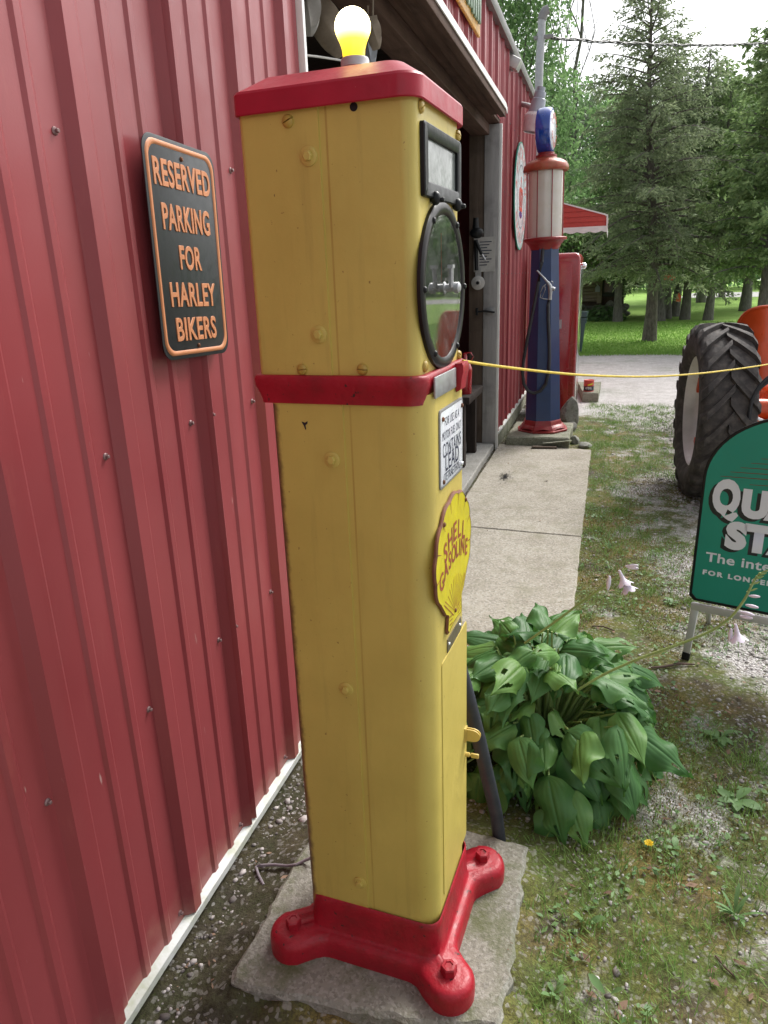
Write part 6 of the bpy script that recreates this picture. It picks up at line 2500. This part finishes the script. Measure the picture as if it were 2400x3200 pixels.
HV = [hosta_leaf(1), hosta_leaf(2, 0.235, 0.155, 0.22, 0.62), hosta_leaf(3, 0.20, 0.145, 0.38, 0.42, 0.009), hosta_leaf(4, 0.225, 0.13, 0.30, 0.75, 0.008), hosta_leaf(5, 0.205, 0.155, 0.18, 0.55, 0.010), hosta_leaf(6, 0.25, 0.15, 0.26, 0.5, 0.012)]
HC = Vector((-0.125, 2.165, 0.0))
hosta = thing('hosta', 'big leafy hosta plant with broad drooping ribbed leaves beside the yellow pump', 'plant', HC)
r_ = random.Random(77)
pet = MB()
layers = [  # count, radius range, height range, pitch range (deg below level), size
    (20, 0.02, 0.11, 0.41, 0.51, -28, 22, 0.64),
    (30, 0.09, 0.19, 0.38, 0.47, -12, 30, 0.66),
    (40, 0.16, 0.28, 0.29, 0.41, 5, 44, 0.70),
    (46, 0.22, 0.33, 0.20, 0.33, 18, 58, 0.72),
    (46, 0.25, 0.36, 0.12, 0.24, 34, 72, 0.70),
    (36, 0.26, 0.36, 0.06, 0.15, 48, 80, 0.66),
    (24, 0.12, 0.24, 0.10, 0.30, 30, 75, 0.62)]
k = 0
for (cnt, ra, rb, ha, hb, pa_, pb_, sz) in layers:
    for i in range(cnt):
        az = 2 * pi * (i + 0.5 * (k % 2)) / cnt + r_.uniform(-0.22, 0.22) + k * 0.37
        rad = r_.uniform(ra, rb)
        h = r_.uniform(ha, hb)
        rad *= 0.97
        b = Vector((rad * cos(az) * 1.04, rad * sin(az), h * 0.95))
        wpt = HC + b
        # keep clear of the pump body and foot
        lp_ = pumpM.inverted() @ wpt
        tip = wpt + Vector((cos(az), sin(az), 0)) * 0.17
        lt_ = pumpM.inverted() @ tip
        if -0.40 < lt_.x < 0.0 and lt_.y < 0.40:
            continue
        pitch = RAD(r_.uniform(pa_, pb_))
        M_ = Matrix.Translation(b) @ Matrix.Rotation(az + r_.uniform(-0.75, 0.75), 4, 'Z') @ Matrix.Rotation(pitch, 4, 'Y') @ Matrix.Rotation(r_.uniform(-0.7, 0.7), 4, 'X') @ Matrix.Scale(sz * r_.choice((0.65, 0.85, 1.0, 1.1, 1.2)) * r_.uniform(0.92, 1.08), 4)
        inst('leaf', r_.choice(HV), hosta, M_)
        st = Vector((0.05 * cos(az) * r_.random(), 0.05 * sin(az) * r_.random(), 0.0))
        mid = st.lerp(b, 0.6) + Vector((0, 0, 0.04 + 0.05 * r_.random()))
        pet.tube([st, st.lerp(mid, 0.5) + Vector((0, 0, 0.02)), mid, b + Vector((-0.01 * cos(az), -0.01 * sin(az), 0.003))], [0.006, 0.0055, 0.0045, 0.003], 6)
    k += 1
o = part('stalks', pet, MT['stem'], hosta)
o['kind'] = 'stuff'


def flower(parent, c, d, s, openf=1.0):
    """lilac bell hanging from the scape: tube flaring into six lobes"""
    mb_ = MB()
    n = 24
    rings = []
    for q in np.linspace(0, 1, 8):
        rr_ = s * (0.07 + 0.11 * q ** 0.8 + (0.42 * max(0, q - 0.55) ** 1.3 * openf * 2.0))
        if openf < 0.3:
            rr_ = s * 0.155 * (0.25 + 0.75 * sin(pi * (0.10 + 0.82 * q)))
        ring_ = []
        for j in range(n):
            t = 2 * pi * j / n
            lobe = 1 + 0.28 * openf * (max(0, q - 0.5) * 2) * (abs(cos(3 * t / 1.0)) - 0.5)
            zz = s * (q - 0.14 * openf * max(0, q - 0.6) * 2.5 * (1 - abs(cos(1.5 * t * 2))))
            ring_.append((rr_ * lobe * cos(t), rr_ * lobe * sin(t), zz))
        rings.append(ring_)
    mb_.loft(rings, True, True, openf < 0.3)
    q_ = Vector(d).normalized().to_track_quat('Z', 'Y')
    o_ = part('flower', mb_, MT['petal'], parent, ang=70)
    o_.matrix_local = INV[parent.name] @ (Matrix.Translation(c) @ q_.to_matrix().to_4x4())
    return o_


def scape(pts_px, blooms, Y0, Y1):
    n = len(pts_px)
    P = [atY(px, py, Y0 + (Y1 - Y0) * i / (n - 1)) for i, (px, py) in enumerate(pts_px)]
    s2 = []
    for i in range(n - 1):
        for q in range(5):
            s2.append(P[i].lerp(P[i + 1], q / 5))
    s2.append(P[-1])
    for _ in range(3):
        s2 = [s2[0]] + [(s2[i - 1] + s2[i] * 2 + s2[i + 1]) / 4 for i in range(1, len(s2) - 1)] + [s2[-1]]
    mb_ = MB()
    m_ = len(s2)
    mb_.tube([HC + Vector((0, 0, 0.05))] + s2 if False else s2, [0.0042 - 0.0012 * i / m_ for i in range(m_)], 7)
    o_ = part('flower_stalk', mb_, MT['stem'], hosta, True)
    for (px, py, dx, dy, s, op) in blooms:
        c = atY(px, py, Y1)
        e = atY(px + dx, py + dy, Y1)
        flower(hosta, c, e - c + Vector((0, -0.01, 0)), s, op)
    # buds and bracts at the tip
    mb_ = MB()
    for i in range(m_ - 9, m_, 2):
        p_ = s2[i]
        for s_ in (-1, 1):
            e = p_ + Vector((0.012 * s_ + 0.006, -0.004, 0.012 * (s_ > 0)))
            mb_.tube([p_, p_.lerp(e, 0.6), e], [0.0015, 0.0028, 0.0008], 6)
    part('bud', mb_, MT['stem'], hosta, True)


scape([(1640, 2010), (1690, 1975), (1760, 1925), (1830, 1872), (1880, 1838), (1925, 1805), (1970, 1760)],
      [(1905, 1800, -8, 58, 0.040, 0.1), (1935, 1782, 18, 42, 0.046, 1.0), (1945, 1800, 22, 46, 0.048, 1.0), (1955, 1770, 46, -8, 0.034, 0.1), (1960, 1772, 46, 2, 0.030, 0.1)], 2.05, 1.95)
scape([(1800, 2160), (1880, 2110), (1990, 2060), (2120, 2015), (2230, 1970), (2290, 1925), (2330, 1870), (2355, 1815), (2378, 1790)],
      [(2298, 1950, 8, 46, 0.046, 1.0), (2285, 1965, -8, 40, 0.034, 0.1), (2315, 1912, 40, 6, 0.032, 0.1), (2330, 1890, 38, 4, 0.030, 0.1), (2340, 1862, 34, -2, 0.026, 0.1), (2312, 1925, 36, 2, 0.030, 0.1)], 2.0, 1.86)

# ------------------------------------------------------------------ ground cover
def in_keepout(x, y):
    lx = (x - PL0.x) * cos(-TH) - (y - PL0.y) * sin(-TH)
    ly = (x - PL0.x) * sin(-TH) + (y - PL0.y) * cos(-TH)
    k = (x < -0.925)
    k |= (lx > -0.49) & (lx < 0.145) & (ly > -0.16) & (ly < 0.485)
    k |= (x < -0.075) & (y > 2.97) & (y < 6.9)
    k |= (x < -0.27) & (y > 6.88) & (y < 7.67)
    return k


def noise2(x, y, s, seed):
    r = np.random.default_rng(seed)
    out = np.zeros_like(x)
    for k in range(5):
        a, b, ph = r.uniform(-1, 1), r.uniform(-1, 1), r.uniform(0, 6.3)
        out += np.sin((x * a + y * b) * s * (1 + 0.6 * k) + ph) / (1 + 0.35 * k)
    return out


ICO = bmesh.new()
bmesh.ops.create_icosphere(ICO, subdivisions=1, radius=1.0)
icoV = np.array([v.co[:] for v in ICO.verts])
icoF = np.array([[v.index for v in f.verts] for f in ICO.faces])
ICO.free()


def pebbles(name, x, y, s, m, seed):
    r = np.random.default_rng(seed)
    n = len(x)
    jit = 1 + r.uniform(-0.28, 0.28, (n, len(icoV), 1))
    sc = np.stack([s * r.uniform(0.7, 1.3, n), s * r.uniform(0.7, 1.3, n), s * r.uniform(0.4, 0.8, n)], 1)
    V = icoV[None] * jit * sc[:, None, :]
    a = r.uniform(0, 2 * pi, n)
    ca, sa = np.cos(a)[:, None], np.sin(a)[:, None]
    X = V[..., 0] * ca - V[..., 1] * sa + x[:, None]
    Y = V[..., 0] * sa + V[..., 1] * ca + y[:, None]
    Z = V[..., 2] + (s * 0.18)[:, None]
    V = np.stack([X, Y, Z], -1).reshape(-1, 3)
    F = (icoF[None] + (np.arange(n) * len(icoV))[:, None, None]).reshape(-1, 3)
    o_ = link(name, np_mesh(name, V, F), MT[m])
    o_['kind'] = 'stuff'
    return o_


r_ = np.random.default_rng(5)
# soil strip between wall and pad, and round the pad
n = 9000
x = r_.uniform(-0.93, 0.15, n)
y = r_.uniform(0.62, 3.0, n)
k = ~in_keepout(x, y) & (r_.random(n) < 0.75 - 0.45 * (x > -0.45))
pebbles('soil_pebbles', x[k], y[k], r_.gamma(2.0, 0.0014, k.sum()) + 0.0011, 'pebble_dark', 51)
# drive gravel, coarser with distance
n = 46000
y = 0.9 + 8.5 * r_.random(n) ** 1.15
x = -0.06 + r_.random(n) * (0.6 + 0.42 * y)
g_ = x * 0.75 + 0.16 * noise2(x, y, 2.3, 8) + 0.10 * noise2(x, y, 7.0, 9)
k = ~in_keepout(x, y) & (r_.random(n) < np.clip((g_ - 0.20) * 1.8, 0.06, 1.0))
pebbles('gravel', x[k], y[k], (r_.gamma(2.0, 0.0012, k.sum()) + 0.0014) * (0.9 + 0.12 * y[k]), 'pebble', 52)


def blades(name, x, y, h, w, m, seed, lean=0.6, z=0.0):
    r = np.random.default_rng(seed)
    n = len(x)
    P = np.stack([x, y, np.full(n, z)], 1)
    az = r.uniform(0, 2 * pi, n)
    D = unit(np.stack([np.cos(az) * lean * r.random(n), np.sin(az) * lean * r.random(n), np.ones(n)], 1))
    Wd = np.stack([-np.sin(az), np.cos(az), np.zeros(n)], 1)
    V, F = quads_from(P, D, Wd, h, w)
    o_ = link(name, np_mesh(name, V, F), MT[m])
    o_['kind'] = 'stuff'
    return o_


# moss tips
n = 150000
x = r_.uniform(-0.6, 1.5, n)
y = 0.75 + 5.5 * r_.random(n) ** 1.4
mm = noise2(x, y, 2.6, 14) + 0.5 * noise2(x, y, 8.0, 15) - np.abs(x - 0.25) * 1.3
k = ~in_keepout(x, y) & (mm > 0.1)
blades('moss', x[k], y[k], r_.uniform(0.005, 0.014, k.sum()), r_.uniform(0.002, 0.005, k.sum()), 'mossb', 61, 1.6)
# grass tufts
cx = r_.uniform(-0.15, 2.6, 3200)
cy = 0.8 + 8.6 * r_.random(3200) ** 1.1
kk = ~in_keepout(cx, cy) & (noise2(cx, cy, 2.0, 33) > -0.5) & (r_.random(3200) < np.clip(1.15 - 0.8 * np.abs(cx - 0.18), 0.10, 1))
cx, cy = cx[kk], cy[kk]
ex_ = r_.uniform(-0.4, 4.5, 700)
ey_ = r_.uniform(8.5, 15.2, 700)
kk = noise2(ex_, ey_, 1.1, 71) > 0.4
cx, cy = np.concatenate([cx, ex_[kk]]), np.concatenate([cy, ey_[kk]])
X, Y = [], []
for a, b in zip(cx, cy):
    m_ = r_.integers(14, 60)
    s_ = r_.uniform(0.015, 0.07)
    X.append(a + r_.normal(0, s_, m_))
    Y.append(b + r_.normal(0, s_ * 1.2, m_))
X, Y = np.concatenate(X), np.concatenate(Y)
k = ~in_keepout(X, Y)
blades('grass', X[k], Y[k], r_.uniform(0.015, 0.055, k.sum()), r_.uniform(0.0018, 0.004, k.sum()), 'grassb', 62, 1.6)
# small round-leaved weeds
n = 16000
x = r_.uniform(-0.2, 1.6, n)
y = 0.8 + 7.5 * r_.random(n) ** 1.2
mm = noise2(x, y, 3.3, 24) + 0.6 * noise2(x, y, 9.0, 25) - np.abs(x - 0.2) * 1.2
k = ~in_keepout(x, y) & (mm > 0.2)
x, y = x[k], y[k]
n = len(x)
az = r_.uniform(0, 2 * pi, n)
P = np.stack([x, y, r_.uniform(0.004, 0.022, n)], 1)
D = unit(np.stack([np.cos(az), np.sin(az), r_.uniform(-0.1, 0.5, n)], 1))
Wd = unit(np.stack([-np.sin(az), np.cos(az), r_.uniform(-0.3, 0.3, n)], 1))
L = r_.uniform(0.006, 0.026, n)
V, F = quads_from(P, D, Wd, L, L * r_.uniform(0.4, 0.75, n))
o = link('ground_weeds', np_mesh('ground_weeds', V, F), MT['weed'])
o['kind'] = 'stuff'
# dead leaves and petals
n = 3600
x = r_.uniform(-0.9, 1.3, n)
y = 0.75 + 6.5 * r_.random(n) ** 1.3
k = ~in_keepout(x, y) | (r_.random(n) < 0.10) & (x > -0.9)
x, y = x[k], y[k]
n = len(x)
az = r_.uniform(0, 2 * pi, n)
zz = np.where(in_keepout(x, y), np.where(y > 3.0, 0.021, 0.051), 0.008)
P = np.stack([x, y, zz], 1)
D = unit(np.stack([np.cos(az), np.sin(az), r_.uniform(-0.02, 0.35, n)], 1))
Wd = unit(np.stack([-np.sin(az), np.cos(az), r_.uniform(-0.3, 0.3, n)], 1))
L = 0.006 + r_.gamma(1.6, 0.0055, n)
V, F = quads_from(P, D, Wd, L, L * r_.uniform(0.25, 0.6, n))
o = link('leaf_litter', np_mesh('leaf_litter', V, F), MT['litter'])
o['kind'] = 'stuff'
# lawn blades in the front band
n = 42000
x = r_.uniform(-3, 9, n)
y = 15.3 + 9 * r_.random(n) ** 1.6
blades('lawn_blades', x, y, r_.uniform(0.03, 0.07, n), r_.uniform(0.012, 0.03, n), 'lawnb', 63, 1.0)
n = 2500
x = r_.uniform(-0.6, 3.5, n)
y = 14.95 + 0.5 * r_.random(n) - 0.08 * x + 0.15 * np.sin(x * 1.7)
blades('lawn_edge_grass', x, y, r_.uniform(0.03, 0.08, n), r_.uniform(0.01, 0.02, n), 'lawnb', 64, 1.2)


# leafy rosettes one can point at
def rosette(c, n, L, label, seed, m='weed', up=0.25, wr=0.42):
    r = random.Random(seed)
    t = thing('weed', label, 'weed', c)
    for i in range(n):
        az = 2 * pi * i / n + r.uniform(-0.55, 0.55)
        l = L * r.uniform(0.45, 1.1)
        V_, F_ = [], []
        for a in range(8):
            u = a / 7
            w = l * wr * 0.5 * (sin(pi * u ** 1.15) ** 0.8 if 0 < u < 1 else 0.0) + 0.0012
            z = 0.005 + l * (up * u - 0.32 * u * u) + 0.003
            for b in (-1, 0, 1):
                V_.append((0.004 + u * l, w * b, z + 0.18 * w * abs(b)))
        for a in range(7):
            for b in range(2):
                q_ = a * 3 + b
                F_.append((q_, q_ + 1, q_ + 4, q_ + 3))
        me_ = bpy.data.meshes.new('leaf')
        me_.from_pydata(V_, [], F_)
        me_.shade_smooth()
        o_ = link('leaf', me_, MT[m], t)
        o_.rotation_euler = (r.uniform(-0.3, 0.3), r.uniform(-0.25, 0.1), az)
        o_.location = (r.uniform(-0.008, 0.008), r.uniform(-0.008, 0.008), 0.002)
    return t


rosette(gz(2295, 2510), 9, 0.078, 'broad leaved plantain rosette at the right edge of the moss', 1)
rosette(gz(2250, 2310), 9, 0.060, 'small weed rosette below the folding sign leg', 2)
rosette(gz(2010, 2350), 8, 0.060, 'weed with narrow leaves touching the right side of the hosta', 3, wr=0.3, up=0.7)
rosette(gz(2105, 2660), 6, 0.042, 'low green weed near the dandelion flower', 4, up=0.4)
rosette(gz(1830, 2890), 5, 0.040, 'upright pale green weed in the moss right of the concrete pad', 5, up=0.9)
rosette(gz(1740, 3120), 6, 0.030, 'short weed seedling near the front corner of the pad', 6, up=0.8)
rosette(gz(1905, 3110), 2, 0.055, 'pair of spoon shaped weed leaves at the bottom of the moss', 7, up=1.1)
rosette(gz(2300, 2870), 14, 0.060, 'feathery green weed tuft at the lower right', 8, wr=0.14, up=0.9)
rosette(gz(2100, 1890), 9, 0.055, 'weed in the gravel left of the folding sign', 9, up=0.4)
rosette(gz(1905, 1720), 12, 0.045, 'bright grass like weed tuft beside the walk', 10, wr=0.14, up=1.4)
c_ = gz(2025, 2665)
dn = thing('dandelion', 'single yellow dandelion flower in the moss', 'flower', c_)
mb = MB()
mb.tube([(0, 0, 0), (0.003, 0, 0.02), (0, 0, 0.032)], 0.0018, 6)
part('stalk', mb, MT['stem'], dn)
mb = MB()
for i in range(34):
    a, r0, el = i * 2.4, 0.013 * math.sqrt((i + 1) / 34), 0.0
    mb.add([(0, 0, 0.031), (r0 * cos(a - 0.2), r0 * sin(a - 0.2), 0.036), (r0 * 1.15 * cos(a), r0 * 1.15 * sin(a), 0.036 + 0.004 * (1 - i / 34)), (r0 * cos(a + 0.2), r0 * sin(a + 0.2), 0.036)], [(0, 1, 2, 3)])
part('petals', mb, MT['dandelion'], dn, smooth=False)


def twig(p, r, label):
    mb_ = MB()
    mb_.tube(p, r, 7)
    o_ = part('twig', mb_, MT['twig'])
    tag(o_, label, 'twig')


twig([gz(2035, 2092) + Vector((0, 0, .008)), gz(2075, 2090) + Vector((0, 0, .010)), gz(2120, 2082) + Vector((0, 0, .012)), gz(2170, 2081) + Vector((0, 0, .008))], [0.004, 0.006, 0.006, 0.003], 'brown stick lying on the gravel below the folding sign')
twig([gz(1850, 1960) + Vector((0, 0, .006)), gz(1885, 1965) + Vector((0, 0, .012)), gz(1920, 1975) + Vector((0, 0, .006))], 0.0035, 'thin twig in the weeds beside the far side of the hosta')
twig([gz(2235, 2990) + Vector((0, 0, .004)), gz(2265, 3030) + Vector((0, 0, .007)), gz(2300, 3060) + Vector((0, 0, .004))], 0.0022, 'thin dark twig lying on the moss at the lower right')
twig([gz(850, 3195) + Vector((0, 0, .004)), gz(890, 3170) + Vector((0, 0, .012)), gz(930, 3140) + Vector((0, 0, .006))], 0.0025, 'pale twig on the moss in front of the concrete pad')
